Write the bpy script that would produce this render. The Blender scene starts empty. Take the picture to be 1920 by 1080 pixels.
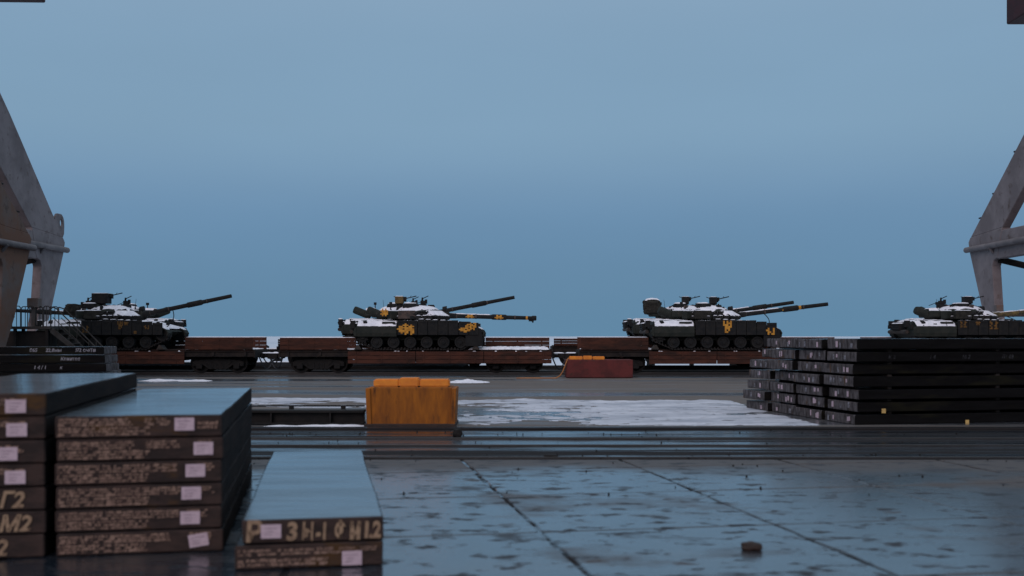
import bpy, bmesh, math, random
from mathutils import Vector, Matrix, noise
R = math.radians
random.seed(7)
scene = bpy.context.scene
COL = scene.collection
F, HZ, CH = 2000.0, 630.0, 1.95        # focal length (photo pixels), horizon row, camera height

# ------------------------------------------------------------------ camera
cam = bpy.data.cameras.new('camera'); camo = bpy.data.objects.new('camera', cam); COL.objects.link(camo)
camo.location = (0, 0, CH); camo.rotation_euler = (R(90), 0, 0)
cam.sensor_width = 36; cam.lens = 36 * F / 1920; cam.shift_y = (HZ - 540) / 1920
cam.clip_start = 0.1; cam.clip_end = 20000
cam.dof.use_dof = True; cam.dof.focus_distance = 50; cam.dof.aperture_fstop = 1.1
scene.camera = camo
# ------------------------------------------------------------------ sky
SUN_EL, SUN_AZ = R(26), R(195)          # behind the camera, a little to the left
w = bpy.data.worlds.new('World'); scene.world = w; w.use_nodes = True
nt = w.node_tree; nt.nodes.clear()
out = nt.nodes.new('ShaderNodeOutputWorld'); bg = nt.nodes.new('ShaderNodeBackground')
sky = nt.nodes.new('ShaderNodeTexSky'); sky.sky_type = 'NISHITA'; sky.sun_disc = False
sky.sun_elevation = R(3); sky.sun_rotation = SUN_AZ; sky.air_density = 1.5; sky.dust_density = 2; sky.ozone_density = 3
tc = nt.nodes.new('ShaderNodeTexCoord'); sp = nt.nodes.new('ShaderNodeSeparateXYZ')
ramp = nt.nodes.new('ShaderNodeValToRGB'); ramp.color_ramp.interpolation = 'B_SPLINE'
nt.links.new(tc.outputs['Generated'], sp.inputs[0]); nt.links.new(sp.outputs['Z'], ramp.inputs[0])
SKY = [(0.0, (1.32, 2.72, 4.15)), (0.06, (1.38, 2.75, 4.3)), (0.11, (1.52, 2.9, 4.65)), (0.15, (2.0, 3.4, 5.05)), (0.19, (2.35, 3.85, 5.4)),
       (0.32, (2.3, 3.7, 5.3)), (0.6, (4.6, 5.6, 6.8)), (1.0, (7.2, 7.9, 8.8))]
els = ramp.color_ramp.elements
while len(els) < len(SKY): els.new(0.5)
for e, (p, c) in zip(els, SKY): e.position = p; e.color = (c[0] / 10, c[1] / 10, c[2] / 10, 1)
sc = nt.nodes.new('ShaderNodeVectorMath'); sc.operation = 'SCALE'; sc.inputs[3].default_value = 10
mx = nt.nodes.new('ShaderNodeMixRGB'); mx.inputs[0].default_value = 0.92    # a thick even cloud layer over the clear sky
nt.links.new(ramp.outputs[0], sc.inputs[0]); nt.links.new(sky.outputs[0], mx.inputs[1]); nt.links.new(sc.outputs[0], mx.inputs[2])
# soft cloud mottling
cn = nt.nodes.new('ShaderNodeTexNoise'); cn.inputs['Scale'].default_value = 2.2; cn.inputs['Detail'].default_value = 3
cmap = nt.nodes.new('ShaderNodeMapping'); cmap.inputs['Scale'].default_value = (1, 1, 4)
nt.links.new(tc.outputs['Generated'], cmap.inputs[0]); nt.links.new(cmap.outputs[0], cn.inputs['Vector'])
mr = nt.nodes.new('ShaderNodeMapRange'); mr.inputs[3].default_value = 0.93; mr.inputs[4].default_value = 1.07
nt.links.new(cn.outputs['Fac'], mr.inputs[0])
sc2 = nt.nodes.new('ShaderNodeVectorMath'); sc2.operation = 'SCALE'
nt.links.new(mx.outputs[0], sc2.inputs[0]); nt.links.new(mr.outputs[0], sc2.inputs[3])
nt.links.new(sc2.outputs[0], bg.inputs[0]); bg.inputs[1].default_value = 0.1
nt.links.new(bg.outputs[0], out.inputs[0])
# ------------------------------------------------------------------ sun
sl = bpy.data.lights.new('sun', 'SUN'); sl.energy = 1.15; sl.angle = R(35); sl.color = (1.0, 0.80, 0.80)
so = bpy.data.objects.new('sun', sl); COL.objects.link(so)
d = Vector((math.sin(SUN_AZ) * math.cos(SUN_EL), math.cos(SUN_AZ) * math.cos(SUN_EL), math.sin(SUN_EL)))
so.rotation_euler = d.to_track_quat('Z', 'Y').to_euler()
vs = scene.view_settings
vs.view_transform = 'Standard'; vs.look = 'None'; vs.exposure = -0.03; vs.gamma = 1; vs.use_curve_mapping = False

# ------------------------------------------------------------------ materials
def mat(name, c1, c2=None, scale=2.0, rough=0.7, rough2=None, bump=0.15, bscale=30, spec=0.5, metal=0.0,
        stretch=(1, 1, 1), lo=0.4, hi=0.6, c3=None, c3scale=9, c3lo=0.6, c3hi=0.7, detail=5, coat=None):
    m = bpy.data.materials.new(name); m.use_nodes = True; t = m.node_tree; b = t.nodes['Principled BSDF']
    b.inputs['Metallic'].default_value = metal; b.inputs['Specular IOR Level'].default_value = spec
    if coat: b.inputs['Coat Weight'].default_value, b.inputs['Coat IOR'].default_value, b.inputs['Coat Roughness'].default_value = coat
    g = t.nodes.new('ShaderNodeNewGeometry'); mp = t.nodes.new('ShaderNodeMapping'); mp.inputs['Scale'].default_value = stretch
    t.links.new(g.outputs['Position'], mp.inputs[0])
    def nz(s, lo_, hi_, det=detail):
        n = t.nodes.new('ShaderNodeTexNoise'); n.inputs['Scale'].default_value = s; n.inputs['Detail'].default_value = det
        n.inputs['Roughness'].default_value = 0.62
        t.links.new(mp.outputs[0], n.inputs['Vector'])
        r = t.nodes.new('ShaderNodeMapRange'); r.inputs[1].default_value = lo_; r.inputs[2].default_value = hi_
        t.links.new(n.outputs['Fac'], r.inputs[0]); return r.outputs[0]
    c2 = c2 or tuple(x * 0.7 for x in c1)
    f = nz(scale, lo, hi)
    mixn = t.nodes.new('ShaderNodeMixRGB'); mixn.inputs[1].default_value = (*c1, 1); mixn.inputs[2].default_value = (*c2, 1)
    t.links.new(f, mixn.inputs[0]); last = mixn.outputs[0]
    if c3:
        m3 = t.nodes.new('ShaderNodeMixRGB'); m3.inputs[2].default_value = (*c3, 1)
        t.links.new(nz(c3scale, c3lo, c3hi), m3.inputs[0]); t.links.new(last, m3.inputs[1]); last = m3.outputs[0]
    t.links.new(last, b.inputs['Base Color'])
    if rough2 is None: b.inputs['Roughness'].default_value = rough
    else:
        r = t.nodes.new('ShaderNodeMapRange'); r.inputs[3].default_value = rough; r.inputs[4].default_value = rough2
        t.links.new(f, r.inputs[0]); t.links.new(r.outputs[0], b.inputs['Roughness'])
    if bump:
        bn = t.nodes.new('ShaderNodeBump'); bn.inputs['Strength'].default_value = bump; bn.inputs['Distance'].default_value = 0.02
        t.links.new(nz(bscale, 0.3, 0.7), bn.inputs['Height']); t.links.new(bn.outputs[0], b.inputs['Normal'])
    return m

M = dict(
    tank=mat('tank_green', (.014, .018, .015), (.024, .026, .021), scale=3, rough=.8, c3=(.04, .036, .03), c3scale=5, spec=.25),
    tank2=mat('tank_dark', (.010, .011, .012), (.018, .017, .016), scale=4, rough=.85, spec=.22),
    canvas=mat('canvas', (.035, .033, .027), (.02, .019, .017), scale=6, rough=.95, spec=.15),
    brown=mat('brown_box', (.085, .06, .05), (.04, .035, .032), scale=5, rough=.85, spec=.3),
    camo=mat('camo_yellow', (.58, .28, .045), (.40, .18, .03), scale=7, rough=.85, spec=.2, c3=(.06, .04, .02), c3scale=12, c3lo=.62, c3hi=.7),
    camo_dull=mat('camo_ochre', (.17, .085, .025), (.09, .052, .02), scale=8, rough=.9, spec=.2),
    shield=mat('ochre_shield', (.13, .088, .035), (.08, .055, .028), scale=6, rough=.85, spec=.2),
    camo_gun=mat('camo_gun_yellow', (.15, .105, .04), (.06, .05, .03), scale=5, rough=.85, spec=.2),
    rubber=mat('rubber', (.008, .008, .009), (.013, .013, .013), rough=.85, spec=.25),
    track=mat('track_steel', (.011, .010, .010), (.02, .016, .014), scale=6, rough=.8, spec=.25),
    snow=mat('snow', (.84, .82, .86), (.68, .67, .72), scale=3, rough=.85, bump=.3, bscale=12, spec=.2, c3=(.28, .27, .28), c3scale=11, c3lo=.63, c3hi=.72),
    snow_dirty=mat('trodden_snow', (.58, .59, .64), (.32, .34, .39), scale=1.1, rough=.75, bump=.5, bscale=9, spec=.25, stretch=(.5, 1, 1), lo=.38, hi=.66, c3=(.11, .105, .11), c3scale=3.5, c3lo=.58, c3hi=.69),
    wood=mat('red_brown_boards', (.074, .027, .017), (.042, .018, .013), scale=2.2, rough=.9, stretch=(.7, 1, 2.5), c3=(.024, .014, .011), c3scale=1.0, c3lo=.5, c3hi=.7, spec=.2),
    wood_dk=mat('brown_boards', (.034, .017, .013), (.018, .012, .010), scale=2.2, rough=.9, stretch=(1, 1, 5), c3=(.012, .010, .009), c3scale=1.2, c3lo=.5, c3hi=.65, spec=.2),
    frame=mat('wagon_frame', (.012, .010, .010), (.024, .018, .015), scale=4, rough=.85, c3=(.10, .10, .11), c3scale=7, c3lo=.72, c3hi=.78, spec=.25),
    iron=mat('black_iron', (.007, .007, .007), (.013, .011, .010), scale=6, rough=.8, spec=.25),
    hose=mat('hose', (.008, .014, .022), (.012, .016, .022), rough=.55),
    rail=mat('rail_steel', (.02, .018, .018), (.013, .011, .01), scale=5, rough=.5, stretch=(.4, 1, 1), spec=.5),
    crane=mat('crane_grey', (.235, .195, .195), (.165, .135, .135), scale=.5, rough=.75, c3=(.10, .068, .058), c3scale=1.6, c3lo=.56, c3hi=.75, bump=.06, spec=.2),
    crane_rust=mat('crane_rusty', (.15, .12, .11), (.17, .085, .055), scale=.45, rough=.75, c3=(.07, .042, .032), c3scale=1.5, c3lo=.58, c3hi=.72, bump=.06, spec=.2),
    crane_tube=mat('crane_tube', (.20, .17, .17), (.14, .12, .12), scale=1, rough=.7, bump=.03, spec=.25),
    crane_dark=mat('crane_dark', (.010, .009, .009), (.018, .014, .012), scale=1.5, rough=.8, spec=.25),
    red=mat('dark_red_paint', (.055, .007, .009), (.035, .006, .007), scale=1.2, rough=.65, spec=.3),
    stair=mat('stair_steel', (.045, .042, .04), (.03, .025, .022), scale=3, rough=.8, spec=.3),
    redbox=mat('red_box_paint', (.11, .020, .018), (.065, .014, .013), scale=1.8, rough=.75, c3=(.05, .02, .014), c3scale=3, c3lo=.58, c3hi=.7, spec=.3),
    yellow=mat('yellow_paint', (.72, .235, .008), (.60, .17, .006), scale=3, rough=.6, c3=(.25, .10, .02), c3scale=6, c3lo=.68, c3hi=.76),
    ochre=mat('rusty_yellow', (.33, .105, .008), (.18, .056, .008), scale=2.2, rough=.8, stretch=(2.2, 1, .5), lo=.35, hi=.62, c3=(.06, .022, .008), c3scale=3, c3lo=.55, c3hi=.72, spec=.3),
    slab_top=mat('wet_slab', (.026, .034, .042), (.010, .013, .017), scale=1.3, rough=.26, rough2=.60, bump=.16, bscale=2.5, spec=.40, stretch=(.40, 1.8, 1), lo=.46, hi=.68, c3=(.014, .013, .014), c3scale=4.0, c3lo=.56, c3hi=.64, coat=(.90, 1.55, .13)),
    slab_front=mat('slab_brown', (.050, .031, .026), (.026, .018, .016), scale=3.5, rough=.8, bump=.3, bscale=25, spec=.2, stretch=(1, 1, 2.5), c3=(.07, .036, .014), c3scale=1.1, c3lo=.58, c3hi=.66),
    slab_side=mat('slab_shaded_side', (.024, .016, .014), (.012, .009, .009), scale=2.2, rough=.85, bump=.3, bscale=20, spec=.12, stretch=(1, .5, 3)),  # same brown steel as the fronts, shade on the sides put into the colour
    slab_dark=mat('slab_black', (.0055, .005, .0052), (.0035, .003, .003), scale=2.5, rough=.85, bump=.3, bscale=20, spec=.10, stretch=(.5, 1, 3), c3=(.012, .011, .006), c3scale=1.2, c3lo=.55, c3hi=.7),
    slab_end=mat('slab_cut_end', (.125, .112, .115), (.045, .038, .038), scale=5, rough=.85, bump=.3, bscale=25, spec=.12, stretch=(1, 2.0, .8), c3=(.09, .055, .035), c3scale=3, c3lo=.6, c3hi=.7),
    paper=mat('paper_tag', (.52, .40, .445), (.46, .345, .39), scale=12, rough=.85, bump=0, c3=(.26, .19, .22), c3scale=14, c3lo=.66, c3hi=.72, stretch=(1, 1, 3), spec=.2),
    print=mat('print', (.20, .15, .17), (.36, .28, .31), scale=30, rough=.9, bump=0, spec=.1),
    paper_y=mat('yellow_tag', (.55, .36, .12), rough=.8, bump=0),
    tan=mat('tan_marking', (.29, .19, .145), (.13, .08, .064), scale=9, rough=.95, bump=0, stretch=(.9, 1, 2.6), lo=.36, hi=.68, spec=.1, detail=4),
    tan2=mat('tan_letters', (.33, .225, .145), (.20, .13, .088), scale=14, rough=.95, bump=0, lo=.4, hi=.7, spec=.1, c3=(.07, .045, .035), c3scale=20, c3lo=.58, c3hi=.66),
    chalk=mat('chalk', (.28, .27, .30), (.07, .07, .075), scale=18, rough=.95, bump=0, lo=.38, hi=.66, spec=.1),
    chalk_faint=mat('faint_chalk', (.07, .07, .08), (.02, .02, .022), scale=18, rough=.9, bump=0, lo=.35, hi=.6, spec=.2),
    timber=mat('timber', (.04, .03, .024), (.025, .02, .017), scale=5, rough=.9),
    lump=mat('rust_lump', (.035, .018, .012), (.02, .012, .009), scale=12, rough=.8),
    strap=mat('orange_strap', (.42, .17, .04), (.3, .11, .03), scale=5, rough=.8),
    kerb=mat('dark_kerb', (.028, .028, .03), (.017, .016, .018), scale=1.5, rough=.85, spec=.3),
)

def ground_mat(name, dry, wet, scale, lo, hi, rdry, rwet, stretch, spots=None, spotlo=.6, spothi=.66, spotscale=2.2, bump=.12, spec=.8, brown=None, coat=0.0, coat_ior=1.5, coat_rough=.09, dry_y=None, dry_x=None, drycol=(.08, .066, .058)):
    m = bpy.data.materials.new(name); m.use_nodes = True; t = m.node_tree; b = t.nodes['Principled BSDF']
    g = t.nodes.new('ShaderNodeNewGeometry'); mp = t.nodes.new('ShaderNodeMapping'); mp.inputs['Scale'].default_value = stretch
    mp.inputs['Rotation'].default_value = (0, 0, R(4))
    t.links.new(g.outputs['Position'], mp.inputs[0])
    def nz(s, a, bb, det=6):
        n = t.nodes.new('ShaderNodeTexNoise'); n.inputs['Scale'].default_value = s; n.inputs['Detail'].default_value = det
        n.inputs['Roughness'].default_value = 0.65; t.links.new(mp.outputs[0], n.inputs['Vector'])
        r = t.nodes.new('ShaderNodeMapRange'); r.inputs[1].default_value = a; r.inputs[2].default_value = bb
        t.links.new(n.outputs['Fac'], r.inputs[0]); return r.outputs[0]
    f = nz(scale, lo, hi)
    if dry_y:     # ground that stays dry and dirty: a strip along the tracks and the right part of the yard
        sx = t.nodes.new('ShaderNodeSeparateXYZ'); t.links.new(g.outputs['Position'], sx.inputs[0])
        wob = nz(.55, .2, .8)
        def zone(sock, a, bb, k):
            ad = t.nodes.new('ShaderNodeMath'); ad.operation = 'MULTIPLY_ADD'; ad.inputs[1].default_value = k
            t.links.new(wob, ad.inputs[0]); t.links.new(sock, ad.inputs[2])
            r = t.nodes.new('ShaderNodeMapRange'); r.inputs[1].default_value = a; r.inputs[2].default_value = bb; r.interpolation_type = 'SMOOTHSTEP'
            t.links.new(ad.outputs[0], r.inputs[0]); return r.outputs[0]
        za = zone(sx.outputs['Y'], *dry_y); zb = zone(sx.outputs['X'], *dry_x)
        zb2 = t.nodes.new('ShaderNodeMath'); zb2.operation = 'MULTIPLY'; zb2.inputs[1].default_value = .7; t.links.new(zb, zb2.inputs[0])
        zm = t.nodes.new('ShaderNodeMath'); zm.operation = 'MAXIMUM'; t.links.new(za, zm.inputs[0]); t.links.new(zb2.outputs[0], zm.inputs[1])
        fs = t.nodes.new('ShaderNodeMath'); fs.operation = 'SUBTRACT'; fs.use_clamp = True; t.links.new(f, fs.inputs[0]); t.links.new(zm.outputs[0], fs.inputs[1]); f = fs.outputs[0]
    mixn = t.nodes.new('ShaderNodeMixRGB'); mixn.inputs[1].default_value = (*dry, 1); mixn.inputs[2].default_value = (*wet, 1)
    t.links.new(f, mixn.inputs[0]); last = mixn.outputs[0]
    rr = t.nodes.new('ShaderNodeMapRange'); rr.inputs[3].default_value = rdry; rr.inputs[4].default_value = rwet
    t.links.new(f, rr.inputs[0]); rl = rr.outputs[0]
    if brown:
        m4 = t.nodes.new('ShaderNodeMixRGB'); m4.inputs[2].default_value = (*brown, 1)
        t.links.new(nz(scale * .45, .52, .62), m4.inputs[0]); t.links.new(last, m4.inputs[1]); last = m4.outputs[0]
    if spots:
        sf = nz(spotscale, spotlo, spothi, 4)
        m3 = t.nodes.new('ShaderNodeMixRGB'); m3.inputs[2].default_value = (*spots, 1)
        t.links.new(sf, m3.inputs[0]); t.links.new(last, m3.inputs[1]); last = m3.outputs[0]
        ma = t.nodes.new('ShaderNodeMix'); ma.data_type = 'FLOAT'
        t.links.new(sf, ma.inputs[0]); t.links.new(rl, ma.inputs[2]); ma.inputs[3].default_value = .75; rl = ma.outputs[0]
    if spots:     # long irregular dark stains and rusty smears
        for s_, a_, b_, c_, r_ in ((.9, .585, .66, spots, .6), (1.7, .63, .70, (.045, .026, .018), .8)):
            lf = nz(s_, a_, b_, 7)
            m5 = t.nodes.new('ShaderNodeMixRGB'); m5.inputs[2].default_value = (*c_, 1); t.links.new(lf, m5.inputs[0]); t.links.new(last, m5.inputs[1]); last = m5.outputs[0]
            mb_ = t.nodes.new('ShaderNodeMix'); mb_.data_type = 'FLOAT'; t.links.new(lf, mb_.inputs[0]); t.links.new(rl, mb_.inputs[2]); mb_.inputs[3].default_value = r_; rl = mb_.outputs[0]
    t.links.new(last, b.inputs['Base Color']); t.links.new(rl, b.inputs['Roughness'])
    b.inputs['Specular IOR Level'].default_value = spec
    if coat:      # the water film lies where it is wet and not on the dry spots
        inv = t.nodes.new('ShaderNodeMapRange'); inv.inputs[1].default_value = .15; inv.inputs[2].default_value = .6
        inv.inputs[3].default_value = coat; inv.inputs[4].default_value = 0
        t.links.new(rl, inv.inputs[0]); t.links.new(inv.outputs[0], b.inputs['Coat Weight'])
        b.inputs['Coat IOR'].default_value = coat_ior; b.inputs['Coat Roughness'].default_value = coat_rough
    bn = t.nodes.new('ShaderNodeBump'); bn.inputs['Strength'].default_value = bump; bn.inputs['Distance'].default_value = 0.02
    t.links.new(nz(6, .3, .7), bn.inputs['Height']); t.links.new(bn.outputs[0], b.inputs['Normal'])
    return m

G_PLATE = ground_mat('wet_paving', (.058, .046, .041), (.016, .024, .034), .45, .32, .46, .62, .17, (.6, 1.0, 1), spots=(.010, .012, .017), spotlo=.55, spothi=.64, spotscale=4.0, spec=.5, brown=(.042, .031, .027), coat=.88, coat_ior=1.5, coat_rough=.18, bump=.20, dry_y=(15.2, 17.0, 1.6), dry_x=(4.6, 10.5, 3.0))
G_APRON = ground_mat('apron_concrete', (.128, .106, .092), (.072, .078, .088), .20, .47, .56, .9, .22, (.16, 1.3, 1), spots=(.035, .030, .028), spotlo=.58, spothi=.70, spotscale=1.4, spec=.35, coat=.8, coat_rough=.14)
G_BED = ground_mat('muddy_track_bed', (.017, .0145, .0145), (.018, .025, .034), .55, .475, .53, .9, .14, (.10, 3.4, 1), spots=(.006, .006, .0065), spotlo=.56, spothi=.64, spotscale=1.1, spec=.12, bump=.25, coat=.95, coat_rough=.16)
G_EARTH = ground_mat('dark_earth', (.04, .036, .034), (.03, .03, .032), .8, .45, .6, .9, .5, (1, 1, 1), bump=.4)
G_BALLAST = ground_mat('dark_ballast', (.026, .025, .026), (.035, .036, .04), 3, .4, .6, .9, .6, (1, 1, 1), bump=.8)
G_ICE = ground_mat('sea_ice', (.62, .66, .72), (.40, .46, .54), .02, .4, .6, .8, .5, (.3, 1, 1), spec=.4)
G_QSNOW = ground_mat('quay_snow', (.42, .47, .53), (.24, .29, .35), .3, .4, .62, .8, .6, (.4, 1, 1), spec=.3)

# ------------------------------------------------------------------ helpers
def link(o, parent=None):
    COL.objects.link(o)
    if parent is not None: o.parent = parent
    return o
def tag(o, label=None, cat=None, group=None, kind=None):
    if label: o['label'] = label
    if cat: o['category'] = cat
    if group: o['group'] = group
    if kind: o['kind'] = kind
    return o
def empty(name, loc=(0, 0, 0), rz=0, **k):
    o = bpy.data.objects.new(name, None); o.empty_display_size = .3; o.location = loc; o.rotation_euler = (0, 0, rz)
    link(o); return tag(o, **k)
def put(name, me, parent=None, loc=(0, 0, 0), rot=(0, 0, 0), scale=None):
    o = bpy.data.objects.new(name, me); o.location = loc; o.rotation_euler = rot
    if scale: o.scale = scale
    return link(o, parent)

class MB:
    def __init__(s): s.bm = bmesh.new()
    def face(s, vs):
        try: return s.bm.faces.new(vs)
        except ValueError: return None
    def poly(s, pts): return s.face([s.bm.verts.new(p) for p in pts])
    def hexa(s, p):      # 8 points: bottom loop 0-3, top loop 4-7
        v = [s.bm.verts.new(q) for q in p]
        for f in ((3, 2, 1, 0), (4, 5, 6, 7), (0, 1, 5, 4), (1, 2, 6, 5), (2, 3, 7, 6), (3, 0, 4, 7)): s.face([v[i] for i in f])
        return s
    def box(s, x0, x1, y0, y1, z0, z1, mtx=None):
        p = [(x0, y0, z0), (x1, y0, z0), (x1, y1, z0), (x0, y1, z0), (x0, y0, z1), (x1, y0, z1), (x1, y1, z1), (x0, y1, z1)]
        if mtx: p = [mtx @ Vector(q) for q in p]
        return s.hexa(p)
    def prism(s, pts, a0, a1, axis='y'):   # pts 2D; extruded along axis
        def mk(u, v, a):
            return (u, a, v) if axis == 'y' else ((a, u, v) if axis == 'x' else (u, v, a))
        A = [s.bm.verts.new(mk(u, v, a0)) for u, v in pts]; B = [s.bm.verts.new(mk(u, v, a1)) for u, v in pts]
        n = len(pts); s.face(A[::-1]); s.face(B)
        for i in range(n): s.face([A[i], A[(i + 1) % n], B[(i + 1) % n], B[i]])
        return s
    def tube(s, p0, p1, r0, r1=None, n=12, cap=True):
        p0, p1 = Vector(p0), Vector(p1); r1 = r0 if r1 is None else r1
        ax = (p1 - p0).normalized(); up = Vector((0, 0, 1)) if abs(ax.z) < .9 else Vector((1, 0, 0))
        a = ax.cross(up).normalized(); b = ax.cross(a)
        L = []
        for p, r in ((p0, r0), (p1, r1)):
            L.append([s.bm.verts.new(p + (a * math.cos(t) + b * math.sin(t)) * r) for t in (2 * math.pi * i / n for i in range(n))])
        for i in range(n): s.face([L[0][i], L[0][(i + 1) % n], L[1][(i + 1) % n], L[1][i]])
        if cap: s.face(L[0][::-1]); s.face(L[1])
        return s
    def path(s, pts, r, n=6):
        for a, b in zip(pts[:-1], pts[1:]): s.tube(a, b, r, n=n)
        return s
    def lathe(s, prof, c=(0, 0, 0), axis='z', n=24):   # prof: (r, h)
        rings = []
        for r, h in prof:
            ring = []
            for i in range(n):
                t = 2 * math.pi * i / n; u, v = r * math.cos(t), r * math.sin(t)
                q = (u, v, h) if axis == 'z' else ((u, h, v) if axis == 'y' else (h, u, v))
                ring.append(s.bm.verts.new(Vector(q) + Vector(c)))
            rings.append(ring)
        for A, B in zip(rings[:-1], rings[1:]):
            for i in range(n): s.face([A[i], A[(i + 1) % n], B[(i + 1) % n], B[i]])
        s.face(rings[0][::-1]); s.face(rings[-1])
        return s
    def mesh(s, name, m=None, bevel=0, smooth=False, seg=1):
        bm = s.bm
        bmesh.ops.recalc_face_normals(bm, faces=bm.faces)
        if bevel:
            es = [e for e in bm.edges if len(e.link_faces) == 2 and e.calc_face_angle(0) > .5]
            bmesh.ops.bevel(bm, geom=es, offset=bevel, segments=seg, affect='EDGES', clamp_overlap=True)
        me = bpy.data.meshes.new(name); bm.to_mesh(me); bm.free()
        if m:
            for q in (m if isinstance(m, (list, tuple)) else [m]): me.materials.append(q)
        if smooth:
            for p in me.polygons: p.use_smooth = True
            try: me.set_sharp_from_angle(angle=R(38))
            except Exception: pass
        return me
    def build(s, name, m, parent=None, loc=(0, 0, 0), rot=(0, 0, 0), **k):
        return put(name, s.mesh(name, m, **k), parent, loc, rot)

CACHE = {}
def cached(key, fn):
    if key not in CACHE: CACHE[key] = fn()
    return CACHE[key]
def nz(x, y, z=0.0): return noise.noise(Vector((x, y, z)))
def fbm(x, y, z=0.0): return nz(x, y, z) + .5 * nz(2 * x + 5, 2 * y, z) + .25 * nz(4 * x, 4 * y + 9, z)

def snow_patch(x0, x1, y0, y1, zf, t, seed, nx=24, ny=6, jit=.06, mb=None):
    mb = mb or MB(); V = []
    for i in range(nx + 1):
        row = []
        for j in range(ny + 1):
            u, v = i / nx, j / ny
            x = x0 + (x1 - x0) * u; y = y0 + (y1 - y0) * v
            e = min(u * nx, (1 - u) * nx, v * ny, (1 - v) * ny) / 1.6
            e = min(1, max(0, e)) ** .5
            if e < .9: x += jit * nz(x * 7, y * 7, seed); y += jit * .5 * nz(x * 6 + 30, y * 6, seed)
            h = t * e * (.75 + .6 * nz(x * 3.1, y * 3.1, seed + 3)) + .012 * e * nz(x * 12, y * 12, seed)
            hole = nx > 16 and ny > 4 and nz(x * 3.6, y * 4.4, seed + 11) + .35 * nz(x * 11, y * 11, seed) < -.36
            row.append(mb.bm.verts.new((x, y, zf(x, y) + (-.012 if hole else (max(h, .004) if e > 0 else -.004)))))
        V.append(row)
    for i in range(nx):
        for j in range(ny): mb.face([V[i][j], V[i + 1][j], V[i + 1][j + 1], V[i][j + 1]])
    return mb

def snow_quad(p00, p10, p11, p01, t, seed, nx=20, ny=8, lowcut=.2):
    P = [Vector(q) for q in (p00, p10, p11, p01)]; nrm = (P[1] - P[0]).cross(P[3] - P[0]).normalized()
    if nrm.z < 0: nrm = -nrm
    mb = MB(); V = []
    for i in range(nx + 1):
        row = []; u = i / nx
        lo = lowcut * (1.2 + 1.8 * nz(u * 5, seed) + 1.2 * nz(u * 13, seed + 2))
        for j in range(ny + 1):
            v = max(0, lo) + (1 - max(0, lo)) * j / ny
            p = P[0].lerp(P[1], u).lerp(P[3].lerp(P[2], u), v)
            e = 0 if (i in (0, nx) or j in (0, ny)) else 1
            row.append(mb.bm.verts.new(p + nrm * (t * (.8 + .6 * nz(p.x * 6, p.y * 6, seed)) if e else .002)))
        V.append(row)
    for i in range(nx):
        for j in range(ny): mb.face([V[i][j], V[i + 1][j], V[i + 1][j + 1], V[i][j + 1]])
    return mb.mesh('snow', M['snow'], smooth=True)
def text_mesh(txt, size, m, name='writing', shear=0.0, bold=0.0):
    cu = bpy.data.curves.new('t', 'FONT'); cu.body = txt; cu.size = size; cu.extrude = .0008; cu.shear = shear; cu.offset = bold
    cu.resolution_u = 3
    ob = bpy.data.objects.new('t', cu); COL.objects.link(ob)
    dg = bpy.context.evaluated_depsgraph_get(); me = bpy.data.meshes.new_from_object(ob.evaluated_get(dg)); me.name = name
    COL.objects.unlink(ob); bpy.data.objects.remove(ob); me.materials.clear(); me.materials.append(m); return me

# ================================================================== SETTING
def sheet(name, x0, x1, y0, y1, z, m, kind='structure'):
    o = MB(); o.poly([(x0, y0, z), (x1, y0, z), (x1, y1, z), (x0, y1, z)])
    return tag(o.build(name, m), kind=kind)
sheet('sea_ice', -6000, 6000, 60, 9000, -1.6, G_ICE)
o = MB().box(-160, 160, -60, 70.0, -3, -.035).build('ground', G_EARTH); tag(o, kind='structure')
o = MB().box(-90, 90, 22.75, 51.75, -.06, 0).build('concrete_apron', G_APRON); tag(o, kind='structure')
# ballast in which the two loading tracks lie: uneven strip
mb = MB(); nx, ny = 260, 14; V = []
for i in range(nx + 1):
    row = []
    for j in range(ny + 1):
        x = -80 + 160 * i / nx; y = 51.76 + (62.5 - 51.76) * j / ny
        row.append(mb.bm.verts.new((x, y, .012 + .03 * nz(x * 1.7, y * 2.3, 2) + (.0 if 0 < j < ny else -.04) + .10 * max(0, min(1, (y - 56.9) / 1.0, (62.4 - y) / .8)))))
    V.append(row)
for i in range(nx):
    for j in range(ny): mb.face([V[i][j], V[i + 1][j], V[i + 1][j + 1], V[i][j + 1]])
tag(mb.build('ballast_bed', G_BALLAST, smooth=True), kind='structure')
# snow on the quay behind the tracks
mb = MB(); V = []
for i in range(221):
    row = []
    for j in range(9):
        x = -80 + 160 * i / 220; y = 62.0 + 8.0 * j / 8
        row.append(mb.bm.verts.new((x, y, .03 + .05 * abs(fbm(x * .7, y * .9, 4)) if 0 < j < 8 else -.03)))
    V.append(row)
for i in range(220):
    for j in range(8): mb.face([V[i][j], V[i + 1][j], V[i + 1][j + 1], V[i][j + 1]])
tag(mb.build('quay_snow', G_QSNOW, smooth=True), kind='structure')
# yard tracks in front: muddy bed
mb = MB(); nx, ny = 320, 30; V = []
for i in range(nx + 1):
    row = []
    for j in range(ny + 1):
        x = -34 + 68 * i / nx; y = 16.86 + (22.74 - 16.86) * j / ny
        row.append(mb.bm.verts.new((x, y, -.012 + .012 * fbm(x * .5, y * 3.5, 7))))
    V.append(row)
for i in range(nx):
    for j in range(ny): mb.face([V[i][j], V[i + 1][j], V[i + 1][j + 1], V[i][j + 1]])
tag(mb.build('track_bed', G_BED, smooth=True), kind='structure')

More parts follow.
